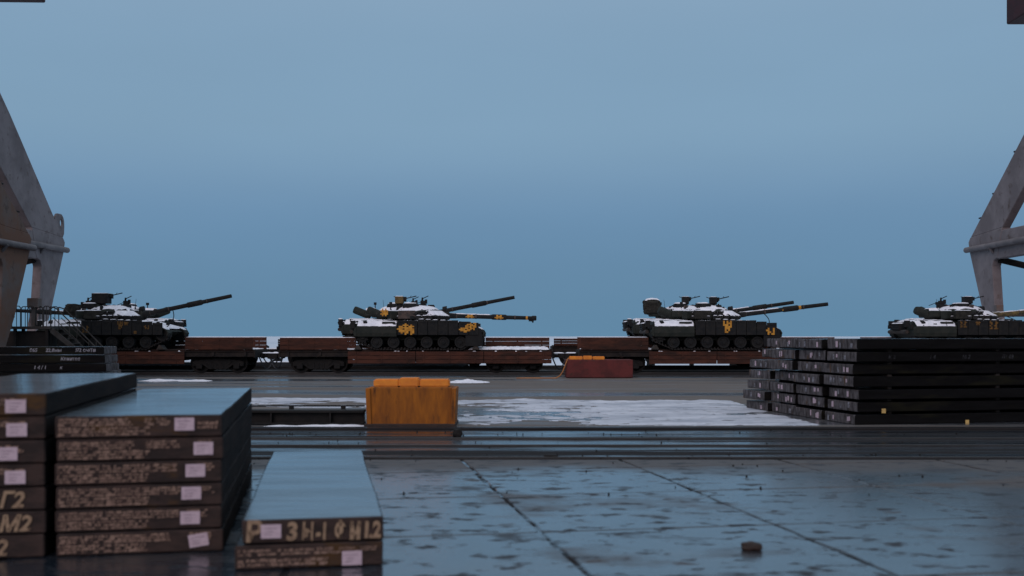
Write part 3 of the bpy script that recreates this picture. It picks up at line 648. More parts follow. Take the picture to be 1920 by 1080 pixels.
def flat_wagon(cx, cy, up_near, up_far, label, seed, snow_zones=(), hup=.62, far=False, boards=('wood', 'wood')):
    rr = random.Random(seed)
    t = empty('flat_wagon', (cx, cy, FZ if far else 0), label=label, cat='rail wagon', group='rear row of flat wagons' if far else 'front row of flat wagons')
    HL = 6.7
    put('deck', cached('deck', lambda: MB().box(-HL, HL, -1.42, 1.42, 1.20, 1.285).mesh('deck', M['wood_dk'], bevel=.01)), t)
    def sill():
        mb = MB()
        for s in (-1, 1):
            mb.box(-HL, HL, s * 1.36 - .012, s * 1.36 + .012, .93, 1.198); mb.box(-HL, HL, min(s * 1.372, s * 1.44), max(s * 1.372, s * 1.44), .93, .95); mb.box(-HL, HL, min(s * 1.372, s * 1.44), max(s * 1.372, s * 1.44), 1.17, 1.198)
        for i in range(9):
            x = -HL + .4 + i * (2 * HL - .8) / 8
            for s in (-1, 1): mb.box(x - .06, x + .06, min(s * 1.374, s * 1.47), max(s * 1.374, s * 1.47), .97, 1.15)
        return mb.mesh('side_sill', M['frame'])
    put('side_sill', cached('sill', sill), t)
    put('centre_sill', cached('csill', lambda: MB().prism([(-HL, 1.0), (-HL, 1.19), (HL, 1.19), (HL, 1.0), (4.0, .95), (3.0, .72), (-3.0, .72), (-4.0, .95)], -.22, .22).mesh('centre_sill', M['frame'])), t)
    for s in (-1, 1):
        put('head_stock', cached('hs%d' % s, lambda: MB().box(s * HL + (0 if s > 0 else -.08), s * HL + (.08 if s > 0 else 0), -1.43, 1.43, .88, 1.24).mesh('head_stock', M['frame'], bevel=.015)), t)
        # coupler
        put('coupler', cached('cp%d' % s, lambda: MB().box(min(s * 6.78, s * 7.15), max(s * 6.78, s * 7.15), -.09, .09, .86, 1.03).box(min(s * 7.1, s * 7.42), max(s * 7.1, s * 7.42), -.2, .16, .80, 1.08).box(min(s * 6.785, s * 6.9), max(s * 6.785, s * 6.9), -.28, .28, .82, 1.1).mesh('coupler', M['iron'], bevel=.03)), t)
        put('snow', snow_patch(min(s * 6.8, s * 7.4), max(s * 6.8, s * 7.4), -.2, .18, lambda x, y: 1.085, .06, seed + s, 8, 5).mesh('snow', M['snow'], smooth=True), t)
        # brake hose hanging towards the neighbour
        pts = [(s * (6.75 + .75 * q), -.45 + .3 * q, .92 - .58 * math.sin(math.pi * min(1, q * 1.05)) ** 1.0 - .08 * q) for q in [i / 10 for i in range(11)]]
        put('brake_hose', cached('bh%d' % s, lambda: MB().path(pts, .035, n=8).mesh('brake_hose', M['hose'], smooth=True)), t)
        # bogie
        def bog():
            mb = MB(); mb.box(-.3, .3, -1.0, 1.0, .5, .86); mb.tube((-.925, -.9, .625), (-.925, .9, .625), .08); mb.tube((.925, -.9, .625), (.925, .9, .625), .08)
            for q in (-1, 1): mb.box(q * .42 - .05, q * .42 + .05, -.95, .95, .52, .66); mb.box(q * 1.38 - .03, q * 1.38 + .03, -.9, .9, .5, .62)
            return mb.mesh('bogie', M['iron'])
        bo = put('bogie', cached('bogie', bog), t, (s * 4.86, 0, 0))
        for wx in (-.925, .925):
            for wy, rz in ((-.79, R(180)), (.79, 0)): put('wheel', cached('wheel', wheel_mesh), bo, (wx, wy, .625), (0, 0, rz))
        for wy in (-1.02, 1.02): put('side_frame', cached('sf', sideframe_mesh), bo, (0, wy, .0), (0, 0, 0 if wy < 0 else R(180)))
    # eight drop sides
    bl = 2 * HL / 4
    for side, ups in ((-1, up_near), (1, up_far)):
        for i in range(4):
            L = bl - .03; x = -HL + bl * (i + .5); m = M[boards[0]] if (i + seed) % 3 else M[boards[1]]
            hh = ups[i] if isinstance(ups[i], float) else hup
            me = cached(('bd', L, hh, m.name), lambda: board_mesh(L, hh, m))
            rz = 0 if side < 0 else R(180)
            if ups[i]: b = put('side_board', me, t, (x, side * 1.475, 1.275), (rr.uniform(-.02, .02), 0, rz))
            else: b = put('side_board', me, t, (x, side * 1.525, 1.195), (R(180), 0, R(180) if side < 0 else 0))
            if ups[i]:
                put('snow', snow_patch(x - L / 2 + .02, x + L / 2 - .02, side * 1.475 - .035, side * 1.475 + .03, lambda xx, yy: 1.275 + hh - .004, .028, seed + i, 26, 3, jit=.012).mesh('snow', M['snow'], smooth=True), t)
            else:
                for q in range(4):
                    xx = x + rr.uniform(-1.4, 1.4)
                    put('snow', snow_patch(xx - .05, xx + .06, side * 1.5 - .035, side * 1.5 + .05, lambda a, b2: 1.19, .05, seed + q + i, 5, 4, jit=.02).mesh('snow', M['snow'], smooth=True), t)
    for x0, x1, th in snow_zones:
        put('snow', snow_patch(x0, x1, -1.44, 1.40, lambda x, y: 1.284, th, seed, int((x1 - x0) * 9) + 4, 18, jit=.08).mesh('snow', M['snow'], smooth=True), t)
    return t
NY, FY, FZ = 54.0, 59.3, .15       # the rear track lies on a higher ballast bank
flat_wagon(-19.45, NY, (0, 0, 0, 1), (1, 1, 1, 1), 'front flat wagon at left, its last side board raised, under the leftmost tank', 3, [(-6.6, -2.5, .05), (3.3, 6.6, .06)])
flat_wagon(-4.74, NY, (1, 0, 0, 0), (1, 0, 1, 1), 'front flat wagon in the middle with snow on its open right end', 5, [(-6.6, -2.7, .05), (2.6, 6.6, .14)], hup=.60)
flat_wagon(10.08, NY, (1, 0, 0, 0), (1, 1, 1, 1), 'front flat wagon behind the red block, its first side board raised', 8, [(-6.6, -2.9, .07), (3.2, 6.6, .06)])
flat_wagon(24.8, NY, (0, 0, 0, 0), (1, 1, 0, 0), 'front flat wagon mostly hidden behind the big dark slab stack at right', 11, [(-6.6, 6.6, .05)])
flat_wagon(-20.6, FY, (0, 0, 0, .36), (0, 0, 0, 0), 'rear flat wagon at left behind the tank with the highest gun', 13, [(-6.6, 6.6, .05)], far=True, boards=('wood_dk', 'wood_dk'))
flat_wagon(-6.0, FY, (1, 0, 0, .20), (0, 0, 0, 0), 'rear flat wagon in the middle, showing only dark board tops', 15, [(2, 6.6, .08)], hup=.36, far=True, boards=('wood_dk', 'wood_dk'))
flat_wagon(8.95, FY, (.40, 0, 0, 0), (0, 0, 0, 0), 'rear flat wagon behind the one by the red block', 17, [(-6.6, 6.6, .05)], far=True, boards=('wood', 'wood_dk'))
flat_wagon(23.7, FY, (0, 0, 0, 0), (0, 0, 0, 0), 'rear flat wagon at far right behind the slab stack', 19, [(-6.6, 6.6, .05)], far=True)

# kerb and bollards on the quay edge behind the tracks
mb = MB().box(-40, -2.6, 63.4, 63.9, -.03, .40); kt = tag(mb.build('quay_wall', M['kerb'], bevel=.03), 'low dark concrete wall seen under the flat wagons at left', 'wall')
put('snow', snow_patch(-39.9, -2.7, 63.41, 63.89, lambda x, y: .40, .06, 5, 160, 4).mesh('snow', M['snow'], smooth=True), kt)
BL = ['leftmost dark mooring bollard under the wagon right of the red block', 'narrow dark mooring post, middle of three right of the red block', 'rightmost dark mooring bollard under the wagon, beside the slab stack', 'dark mooring bollard behind the coupling of the left and middle wagons']
for x, wd, lb in ((8.65, .55, BL[0]), (11.2, .3, BL[1]), (13.85, .6, BL[2]), (-14.6, .45, BL[3])):
    t = empty('mooring_bollard', (x, 66.5, .02), label=lb, cat='bollard', group='mooring bollards on the quay edge')
    MB().lathe([(wd * .8, 0), (wd * .8, .05), (wd * .5, .09), (wd * .45, .3), (wd * .62, .40), (wd * .66, .50), (wd * .5, .56), (.02, .58)], n=20).build('post', M['iron'], t, smooth=True)
    MB().box(-wd, wd, -wd, wd, -.05, .03).build('base', M['kerb'], t)

# ================================================================== TANKS
TP = [(1.40, .90), (1.58, 1.0), (1.82, .95), (1.98, .80), (2.09, .58), (2.15, .30), (2.165, .02)]
TRX, TRY, TCX = 1.27, 1.32, -.22
def t_height(k):
    for (z0, k0), (z1, k1) in zip(TP[1:-1], TP[2:]):
        if k1 <= k <= k0: return z0 + (z1 - z0) * (k0 - k) / (k0 - k1)
    return TP[1][0] if k > 1 else TP[-1][0]
def hull_mesh():
    mb = MB()
    pts = [(-3.12, 1.06), (-3.2, .80), (-2.7, .43), (2.25, .43), (3.10, .88), (1.75, 1.36), (-1.9, 1.40), (-3.0, 1.36)]
    mb.prism(pts, -1.04, 1.04)
    for s in (-1, 1):
        mb.box(-3.0, 2.75, min(s * 1.041, s * 1.66), max(s * 1.041, s * 1.66), 1.0, 1.05)
        mb.hexa([(-1.0, s * 1.041, 1.051), (2.2, s * 1.041, 1.051), (2.2, s * 1.62, 1.051), (-1.0, s * 1.62, 1.051), (-1.0, s * 1.041, 1.36), (1.7, s * 1.041, 1.34), (1.7, s * 1.60, 1.30), (-1.0, s * 1.60, 1.32)])
    mb.box(-2.9, -2.2, -.9, .9, 1.402, 1.45); mb.box(-2.1, -1.5, -.8, .8, 1.402, 1.44)
    return mb.mesh('hull', M['tank'], bevel=.02)
def sponson_mesh(s):
    mb = MB()      # rounded fender box at the rear, profile in (y, z)
    pr = [(s * 1.05, 1.40), (s * 1.28, 1.36), (s * 1.62, 1.17), (s * 1.69, 1.10), (s * 1.70, .80), (s * 1.66, .62), (s * 1.60, .60), (s * 1.58, 1.04), (s * 1.05, 1.055)]
    mb.prism(pr, -3.05, -1.08, axis='x')
    mb.prism([(-3.05, .62), (-3.05, 1.12), (-3.16, 1.0), (-3.22, .85), (-3.18, .66)], min(s * 1.1, s * 1.69), max(s * 1.1, s * 1.69))
    return mb.mesh('rear_fender', M['tank'], bevel=.012)
def wheel_t():
    mb = MB(); prof = [(.04, -.20), (.09, -.19), (.10, -.15), (.20, -.13), (.215, -.16), (.23, -.17), (.285, -.17), (.30, -.15), (.30, .15), (.1, .15), (.04, .15)]
    mb.lathe(prof, axis='y', n=26)
    for i in range(6):
        a = i * math.pi / 3; mb.tube((.15 * math.cos(a), -.155, .15 * math.sin(a)), (.15 * math.cos(a), -.12, .15 * math.sin(a)), .03, n=8)
    return mb.mesh('road_wheel', M['tank2'], smooth=True)
def sprocket():
    mb = MB(); mb.lathe([(.05, -.2), (.14, -.19), (.16, -.14), (.27, -.12), (.27, .12), (.05, .12)], axis='y', n=24)
    for i in range(12):
        a = i * math.pi / 6; c, s = math.cos(a), math.sin(a)
        for y in (-.17, .1): mb.hexa([(c * .26 - s * d_, yy, s * .26 + c * d_) for yy, d_ in ((y, -.04), (y, .04), (y + .05, .04), (y + .05, -.04))] + [(c * .33 - s * d_, yy, s * .33 + c * d_) for yy, d_ in ((y, -.02), (y, .02), (y + .05, .02), (y + .05, -.02))])
    return mb.mesh('drive_sprocket', M['tank2'], smooth=True)
def track_mesh():
    # belt path in (x, z)
    path = []
    def arc(cx, cz, r, a0, a1, n=10):
        for i in range(n + 1):
            a = R(a0 + (a1 - a0) * i / n); path.append((cx + r * math.cos(a), cz + r * math.sin(a)))
    arc(-2.78, .62, .34, 100, 225); arc(-2.08, .34, .335, 240, 270, 3); arc(2.05, .34, .335, 270, 316, 4); arc(2.84, .70, .34, 322, 450)
    path.append((1.4, .90)); path.append((-1.0, .89))
    # resample into links
    P = [Vector((x, z)) for x, z in path]; P.append(P[0]); S = [0]
    for a, b in zip(P[:-1], P[1:]): S.append(S[-1] + (b - a).length)
    n = int(S[-1] / .164); mb = MB(); j = 0
    for i in range(n):
        s = S[-1] * i / n
        while S[j + 1] < s: j += 1
        f = (s - S[j]) / max(1e-6, S[j + 1] - S[j]); p = P[j].lerp(P[j + 1], f); d_ = (P[j + 1] - P[j]).normalized(); nrm = Vector((d_.y, -d_.x))
        def q(u, v, y): c = p + d_ * u + nrm * v; return (c.x, y, c.y)
        for y0, y1 in ((-.27, -.05), (.05, .27)):
            mb.hexa([q(-.07, -.02, y0), q(.07, -.02, y0), q(.07, -.02, y1), q(-.07, -.02, y1), q(-.06, .035, y0), q(.06, .035, y0), q(.06, .035, y1), q(-.06, .035, y1)])
        mb.hexa([q(-.03, -.09, -.045), q(.03, -.09, -.045), q(.03, -.09, .045), q(-.03, -.09, .045), q(-.05, .01, -.045), q(.05, .01, -.045), q(.05, .01, .045), q(-.05, .01, .045)])
    return mb.mesh('track', M['track'])
def turret_mesh():
    mb = MB(); n = 40; rings = []
    for z, k in TP:
        ring = []
        for i in range(n):
            a = 2 * math.pi * i / n; e = 1 + .05 * math.cos(2 * a) + (.06 * max(0, math.cos(a)) if z < 1.9 else 0)
            ring.append(mb.bm.verts.new((TCX + TRX * k * e * math.cos(a), TRY * k * math.sin(a), z)))
        rings.append(ring)
    for A, B in zip(rings[:-1], rings[1:]):
        for i in range(n): mb.face([A[i], A[(i + 1) % n], B[(i + 1) % n], B[i]])
    mb.face(rings[0][::-1]); mb.face(rings[-1])
    return mb.mesh('turret', M['tank'], smooth=True)
def cheek_mesh():
    mb = MB()       # wedge of add-on armour, one side (negative y); local to turret
    b = [(-.05, -1.30), (.75, -1.30), (1.42, -.48), (1.42, -.30), (.95, -.30), (-.05, -1.10)]
    for (z0, z1, k0, k1) in ((1.46, 1.62, .95, 1.06), (1.62, 1.92, 1.06, .72)):
        n = len(b); A = [mb.bm.verts.new((x * k0, y * k0, z0)) for x, y in b]; B = [mb.bm.verts.new((x * k1, y * k1, z1)) for x, y in b]
        mb.face(A[::-1]); mb.face(B)
        for i in range(n): mb.face([A[i], A[(i + 1) % n], B[(i + 1) % n], B[i]])
    return mb.mesh('cheek_armour', M['tank2'], bevel=.015)
def block_mesh(x, y, z, m='tank2', bv=.015):
    return MB().box(-x / 2, x / 2, -y / 2, y / 2, -z / 2, z / 2).mesh('block', M[m], bevel=bv)
def camo_mesh(rows, cell, m):
    mb = MB(); cz = cell[1] if isinstance(cell, tuple) else cell; cell = cell[0] if isinstance(cell, tuple) else cell
    for j, row in enumerate(rows):
        for i, c in enumerate(row):
            if c == '#': mb.poly([(i * cell, 0, -(j + 1) * cz), ((i + 1) * cell, 0, -(j + 1) * cz), ((i + 1) * cell, 0, -j * cz), (i * cell, 0, -j * cz)])
    bmesh.ops.remove_doubles(mb.bm, verts=mb.bm.verts, dist=1e-4)
    return mb.mesh('camouflage_patch', m)
PAT = dict(
    cross=['....#....', '...###.#.', '.##.#.###', '.#######.', '###.#####', '.########', '.#####.##', '..#.##.##', '....#..#.'],
    stair=['.......#.##', '.....####.#', '....##.####', '....####.##', '.#####.###.', '####.###.#.', '.######....', '...##......'],
    claw=['#.#.#', '#.###', '###.#', '.####', '.###.', '.#.#.', '.##..'],
    small=['.#.#.', '#####', '.###.', '.#.#.'], bit=['##', '##'], ell=['.#..#', '##..#', '.##.#', '.#.##'],
    fleck=['#...#.', '##..##', '.#..#.', '#..##.', '.#..#.', '##.###'], star=['.#.#.', '#####', '.####', '#####', '.#.#.'])

def tank(name, cx, cy, label, group, rot=0, elev=0, turret_yaw=0, camo=(), mg=(), seed=0, gun='tank2', gun_camo=(), muzzle='plain', cable=None, stow='canvas', rearbox=True, snow_amt=1.0, cup=(-.45, -.5), gl=1.055, bundle=None, flap=True):
    rr = random.Random(seed)
    t = empty(name, (cx, cy, 1.30 + (FZ if cy > 57 else 0)), rot, label=label, cat='tank', group=group)
    put('hull', cached('hull', hull_mesh), t)
    for s in (-1, 1):
        rz = 0 if s < 0 else R(180)
        put('rear_fender', cached('sponson%d' % s, lambda: sponson_mesh(s)), t)
        for x in (-2.08, -1.25, -.43, .38, 1.21, 2.05): put('road_wheel', cached('rw', wheel_t), t, (x, s * 1.36, .34), (0, rr.random(), rz))
        put('drive_sprocket', cached('spr', sprocket), t, (-2.78, s * 1.36, .62), (0, 0, rz)); put('idler_wheel', cached('idl', wheel_t), t, (2.84, s * 1.36, .70), (0, 0, rz))
        for x in (-1.5, .1, 1.5): put('return_roller', cached('rol', lambda: MB().lathe([(.03, -.12), (.11, -.12), (.11, .12), (.03, .12)], axis='y', n=14).mesh('return_roller', M['tank2'])), t, (x, s * 1.36, .76))
        tr = put('track', cached('trk', track_mesh), t, (0, s * 1.36, 0)); tr['kind'] = 'stuff'
        # skirt made of armour panels
        for i in range(8):
            x = -1.05 + .5 * i + .25; zt = 1.42 if i < 6 else (1.36 if i == 6 else 1.30); h = zt - .70
            me = cached(('pan', h), lambda: MB().box(-.238, .238, -.035, .035, -h / 2, h / 2).box(-.15, .15, -.05, -.034, h / 2 - .12, h / 2 - .05).mesh('armour_panel', M['tank2'], bevel=.01))
            put('armour_panel', me, t, (x, s * 1.70, .70 + h / 2), (rr.uniform(-.02, .02), rr.uniform(-.008, .008), rz))
        # top row of small armour blocks on the fender
        for i in range(5): put('snow', snow_patch(-.13, .13, -.10, .08, lambda xx, yy: .06, .03, seed + 70 + i, 6, 4, jit=.03).mesh('snow', M['snow'], smooth=True), t, (.1 + .36 * i, s * 1.52, 1.42 - .018 * i))
        for i in range(5): put('armour_block', cached('fb', lambda: block_mesh(.30, .22, .12)), t, (.1 + .36 * i, s * 1.52, 1.42 - .018 * i), (0, 0, rr.uniform(-.05, .05)))
        # front mudguard
        mgd = cached('mud%d' % s, lambda: MB().prism([(2.70, 1.08), (2.95, 1.06), (3.14, .96), (3.23, .80), (3.19, .66), (3.13, .66), (3.16, .80), (3.09, .92), (2.93, 1.01), (2.70, 1.03)], min(s * 1.08, s * 1.68), max(s * 1.08, s * 1.68)).mesh('mudguard', M['tank']))
        put('mudguard', mgd, t)
        put('snow', snow_patch(2.62, 3.17, s * 1.38 - .29, s * 1.38 + .29, lambda x, y: 1.08 - max(0, x - 2.85) ** 2 * 2.0 if x < 3.2 else .8, .055, seed + 4, 12, 8, jit=.04).mesh('snow', M['snow'], smooth=True), t)
        # headlight with guard
        put('headlight', cached('hl', lambda: MB().tube((0, 0, 0), (.12, 0, 0), .085, .10, n=14).box(-.02, .02, -.12, .12, -.14, -.1).mesh('headlight', M['tank2'])), t, (2.35, s * .75, 1.28))
        # snow on rear fender slope
        def zr(x, y):
            a = abs(y)
            return 1.405 - (a - 1.02) * .15 if a < 1.28 else 1.365 - (a - 1.28) * .58
        y0, y1 = (s * 1.04, s * 1.665)
        put('snow', snow_patch(-3.02, -1.10, min(y0, y1), max(y0, y1), zr, .05 * snow_amt, seed + s, 40, 9, jit=.05).mesh('snow', M['snow'], smooth=True), t)
        put('tool_box', cached('tb', lambda: block_mesh(.62, .12, .11, 'tank')), t, (-1.5, s * 1.50, 1.30), (0, 0, 0))
        put('track_link_spare', cached('tls', lambda: block_mesh(.18, .26, .10, 'tank2')), t, (-2.62 + .04 * s, s * 1.42, 1.34), (R(s * -20), 0, .2))
    # engine deck snow and front deck snow
    put('snow', snow_patch(-3.0, -1.35, -1.03, 1.03, lambda x, y: 1.38 if x < -2.9 else 1.44, .04 * snow_amt, seed + 7, 30, 22, jit=.04).mesh('snow', M['snow'], smooth=True), t)
    put('snow', snow_patch(.9, 2.95, -1.55, 1.55, lambda x, y: 1.385 if x < 1.75 else 1.385 - (x - 1.75) * (.30 if abs(y) < 1.0 else .26), .035 * snow_amt, seed + 8, 26, 30, jit=.05).mesh('snow', M['snow'], smooth=True), t)
    put('snow', snow_patch(-1.0, .9, -1.66, -1.42, lambda x, y: 1.40, .03, seed + 9, 30, 4, jit=.05).mesh('snow', M['snow'], smooth=True), t)
    # rear plate fittings
    if rearbox:
        put('exhaust_box', cached('exb', lambda: MB().box(-3.50, -3.14, -.55, .55, .95, 1.28).box(-3.53, -3.50, -.5, .5, 1.0, 1.05).box(-3.53, -3.50, -.5, .5, 1.1, 1.15).box(-3.53, -3.5, -.5, .5, 1.2, 1.25).mesh('exhaust_box', M['tank2'], bevel=.015)), t)
        for s in (-1, 1):
            put('rear_bracket', cached('rbk%d' % s, lambda: MB().tube((-3.18, s * .9, .8), (-3.48, s * .95, 1.25), .04).tube((-3.48, s * .95, 1.25), (-3.1, s * .9, 1.38), .035).box(-3.42, -3.2, s * 1.1 - .12, s * 1.1 + .12, 1.1, 1.42).box(-3.34, -3.16, s * 1.45 - .08, s * 1.45 + .08, 1.02, 1.2).mesh('rear_bracket', M['tank2'])), t)
        put('unditching_log', cached('log', lambda: MB().lathe([(.09, -1.25), (.1, -1.2), (.095, 0), (.1, 1.2), (.09, 1.25)], axis='y', n=12).mesh('unditching_log', M['timber'])), t, (-3.36, 0, .86))
        put('snow', snow_patch(-3.5, -3.14, -.56, .56, lambda x, y: 1.28, .05, seed + 12, 7, 16).mesh('snow', M['snow'], smooth=True), t)
        put('snow', snow_patch(-3.42, -3.2, -1.22, -.98, lambda x, y: 1.42, .05, seed + 13, 7, 7).mesh('snow', M['snow'], smooth=True), t)
    # ---- turret group: parts are placed through the turret's rotation
    T = Matrix.Translation((TCX, 0, 0)) @ Matrix.Rotation(turret_yaw, 4, 'Z') @ Matrix.Translation((-TCX, 0, 0))
    def tput(nm, me, loc=(0, 0, 0), rot_=(0, 0, 0), parent=None):
        o = put(nm, me, parent or t); o.matrix_local = T @ Matrix.Translation(loc) @ (Matrix.Rotation(rot_[2], 4, 'Z') @ Matrix.Rotation(rot_[1], 4, 'Y') @ Matrix.Rotation(rot_[0], 4, 'X')); return o
    tput('turret', cached('tur', turret_mesh))
    ck = cached('chk', cheek_mesh)
    o = tput('cheek_armour', ck); 
    ck2 = cached('chk2', lambda: mirror_mesh(ck)); tput('cheek_armour', ck2)
    for s in (-1, 1):
        for i in range(4):
            u = (i + .5) / 4; x = (.72 + (1.36 - .72) * u) * .97; y = s * (1.27 + (.50 - 1.27) * u) * .97
            a = math.atan2(-.80, .65) if s < 0 else math.atan2(.80, .65)
            a = math.atan2(.65, .80)
            tput('armour_block', cached('ab', lambda: block_mesh(.10, .24, .16)), (x + .05, y * 1.02, 1.57), (0, 0, -s * 0 + (-(math.pi / 2 - a) if s < 0 else (math.pi / 2 - a))))
        for i in range(3): tput('armour_block', cached('ab2', lambda: block_mesh(.24, .12, .20)), (-.02 + .28 * i, s * 1.40, 1.56))
        for i in range(3): tput('snow', snow_patch(-.11, .11, -.07, .05, lambda xx, yy: .10, .035, seed + 60 + i + s, 6, 4, jit=.03).mesh('snow', M['snow'], smooth=True), (-.02 + .28 * i, s * 1.40, 1.56))
        if flap: put('mud_flap', cached('flap%d' % s, lambda: MB().box(3.10, 3.13, s * 1.38 - .29, s * 1.38 + .29, .12, .72).box(2.3, 3.1, s * 1.68 - .012, s * 1.68 + .012, .16, .98).mesh('mud_flap', M['rubber'])), t)
        # smoke launchers
        tput('smoke_launcher', cached('sml%d' % s, lambda: (lambda mb: [mb.tube((.0 + .12 * i, s * (1.22 - .05 * i), 1.74), (.16 + .12 * i, s * (1.34 - .05 * i), 1.84), .045, n=10) for i in range(4)] and mb)(MB()).mesh('smoke_launcher', M['tank2'])), (-.1, s * .05, .02))
        ka, kb = 1.06, .72
        C = lambda x, y, k, z: (x * k, s * y * k, z)
        tput('snow', snow_quad(C(-.05, 1.30, ka, 1.62), C(.75, 1.30, ka, 1.62), C(.75, 1.30, kb, 1.92), C(-.05, 1.30, kb, 1.92), .03, seed + 20 + s, lowcut=.22))
        tput('snow', snow_quad(C(.75, 1.30, ka, 1.62), C(1.42, .48, ka, 1.62), C(1.42, .48, kb, 1.92), C(.75, 1.30, kb, 1.92), .03, seed + 22 + s, lowcut=.12))
        # stowage boxes round the rear
        for i, (x, y, a, sx, sy, sz) in enumerate(((-.62, 1.28, 8, .85, .32, .42), (-1.28, .98, 40, .62, .34, .40))):
            m = stow if i == 0 else 'tank'
            tput('stowage_box', cached(('stw', i, m), lambda: block_mesh(sx, sy, sz, m, .03)), (x, s * y, 1.70), (0, 0, R(-a) * -s * -1))
            tput('snow', snow_patch(-sx / 2 + .03, sx / 2 - .03, -sy / 2 + .02, sy / 2 - .02, lambda xx, yy: .21 if i == 0 else .20, .04, seed + 30 + i + s, 12, 5, jit=.03).mesh('snow', M['snow'], smooth=True), (x, s * y, 1.70), (0, 0, R(-a) * -s * -1))
    # rear bustle rack and snorkel tube
    tput('stowage_rack', cached('rack', lambda: MB().box(-2.05, -1.45, -.75, .75, 1.58, 1.92).box(-2.0, -1.5, -.5, .1, 1.92, 2.02).mesh('stowage_rack', M['tank'], bevel=.05)))
    tput('snow', snow_patch(-2.0, -1.5, -.7, .7, lambda x, y: 1.92 if not -.5 < y < .1 else 2.02, .04, seed + 17, 10, 20).mesh('snow', M['snow'], smooth=True))
    if not bundle: tput('snorkel_tube', cached('snk', lambda: MB().lathe([(.06, -.52), (.17, -.50), (.21, -.42), (.21, .42), (.17, .5), (.06, .52)], axis='x', n=18).mesh('snorkel_tube', M['tank'], smooth=True)), (-2.22, -.45, 1.78), (0, R(22), R(6)))
    else:
        bw, bh = bundle; mb = MB(); bmesh.ops.create_icosphere(mb.bm, subdivisions=4, radius=1)
        for v in mb.bm.verts:
            c = v.co.copy(); q = 1 + .22 * nz(c.x * 1.5 + seed, c.y * 1.5, c.z * 1.5) + .12 * nz(c.x * 4, c.y * 4 + seed, c.z * 4) + .05 * nz(c.x * 9, c.y * 9, c.z * 9)
            c = Vector([math.copysign(abs(a) ** .75, a) for a in c]) * q
            v.co = Vector((c.x * bw, c.y * .6, max(-.9, c.z) * bh))
        tput('canvas_bundle', mb.mesh('canvas_bundle', M['canvas'], smooth=True), (-1.98, -.3, 1.70 + bh * .85))
        if bh > .35: tput('snow', snow_patch(-bw * .75, bw * .7, -.42, .42, lambda x, y: bh * (1.02 - .3 * (x / bw) ** 2 - .5 * y * y), .06, seed + 50, 14, 10, jit=.1).mesh('snow', M['snow'], smooth=True), (-1.98, -.3, 1.70 + bh * .85))
    # turret roof snow, follows the dome with a ragged rim
    mb = MB(); n = 44; rings = []
    for q in range(8):
        ring = []
        for i in range(n):
            a = 2 * math.pi * i / n
            lim = .84 + .20 * nz(math.cos(a) * 2.5, math.sin(a) * 2.5, seed * 1.7) + .16 * nz(math.cos(a) * 7, math.sin(a) * 7, seed)
            k = lim * q / 7 if q else .02
            kk = min(k, .985); x = TCX + TRX * k * math.cos(a) * (1 + .05 * math.cos(2 * a)); y = TRY * k * math.sin(a)
            ring.append(mb.bm.verts.new((x, y, t_height(kk) + (.045 * snow_amt * (1 + .8 * nz(x * 4, y * 4, seed + 2)) if q < 7 else .003))))
        rings.append(ring)
    for A, B in zip(rings[:-1], rings[1:]):
        for i in range(n): mb.face([A[i], A[(i + 1) % n], B[(i + 1) % n], B[i]])
    mb.face(rings[0])
    tput('snow', mb.mesh('snow', M['snow'], smooth=True))
    # commander's cupola and hatches
    cpx, cpy = cup
    tput('cupola', cached('cup', lambda: MB().lathe([(.40, 0), (.42, .06), (.40, .20), (.33, .26), (.1, .28)], n=22).mesh('cupola', M['tank2'], smooth=True)), (cpx, cpy, 2.02))
    tput('snow', snow_patch(-.32, .26, -.3, .3, lambda x, y: .265, .06, seed + 19, 10, 10, jit=.08).mesh('snow', M['snow'], smooth=True), (cpx, cpy, 2.02))
    tput('hatch', cached('hat', lambda: MB().lathe([(.30, 0), (.31, .05), (.24, .10), (.05, .12)], n=20).mesh('hatch', M['tank2'], smooth=True)), (-.15, .55, 2.06))
    tput('gunner_sight', cached('gsi', lambda: MB().box(-.16, .16, -.12, .12, 0, .22).box(.16, .19, -.09, .09, .05, .18).mesh('gunner_sight', M['tank2'], bevel=.02)), (.45, .42, 2.02))
    tput('wind_sensor', cached('wse', lambda: MB().tube((0, 0, 0), (0, 0, .34), .028).box(-.07, .07, -.06, .06, .30, .44).mesh('wind_sensor', M['tank2'])), (-1.52, -.35, 1.92))
    tput('searchlight', cached('srl', lambda: MB().tube((-.1, 0, 0), (.12, 0, 0), .15, .19, n=18).box(-.04, .04, -.05, .05, -.3, -.1).mesh('searchlight', M['tank2'], bevel=.008)), (1.12, .62, 2.0))
    for (mx_, my_, kind, col, sz) in mg:
        if kind == 'shield':
            b = tput('gun_shield', block_mesh(sz[0], sz[1], sz[2], col, .02), (mx_, my_, 2.28 + sz[2] / 2))
            tput('machine_gun', cached('mgun', lambda: MB().tube((-.35, 0, 0), (.1, 0, 0), .06, n=8).tube((.1, 0, 0), (.62, 0, .12), .025, n=8).box(-.25, .12, -.09, .09, -.1, .08).box(-.12, .10, .08, .2, -.16, .06).tube((-.35, 0, .02), (-.52, .06, .10), .02, n=6).tube((.3, 0, .05), (.36, .0, .14), .012, n=6).mesh('machine_gun', M['tank2'])), (mx_ + sz[0] / 2 + .02, my_ + .02, 2.28 + sz[2] - .10))
            tput('mount', cached('mnt', lambda: MB().tube((0, 0, -.12), (0, 0, .16), .14, .11, n=12).box(-.14, .18, -.1, .1, .1, .24).mesh('mount', M['tank2'], bevel=.01)), (mx_, my_, 2.14))
            tput('snow', snow_patch(-sz[0] / 2, sz[0] / 2, -sz[1] / 2, sz[1] / 2, lambda x, y: sz[2] / 2, .025, seed + 23, 8, 6).mesh('snow', M['snow'], smooth=True), (mx_, my_, 2.28 + sz[2] / 2))
        else:
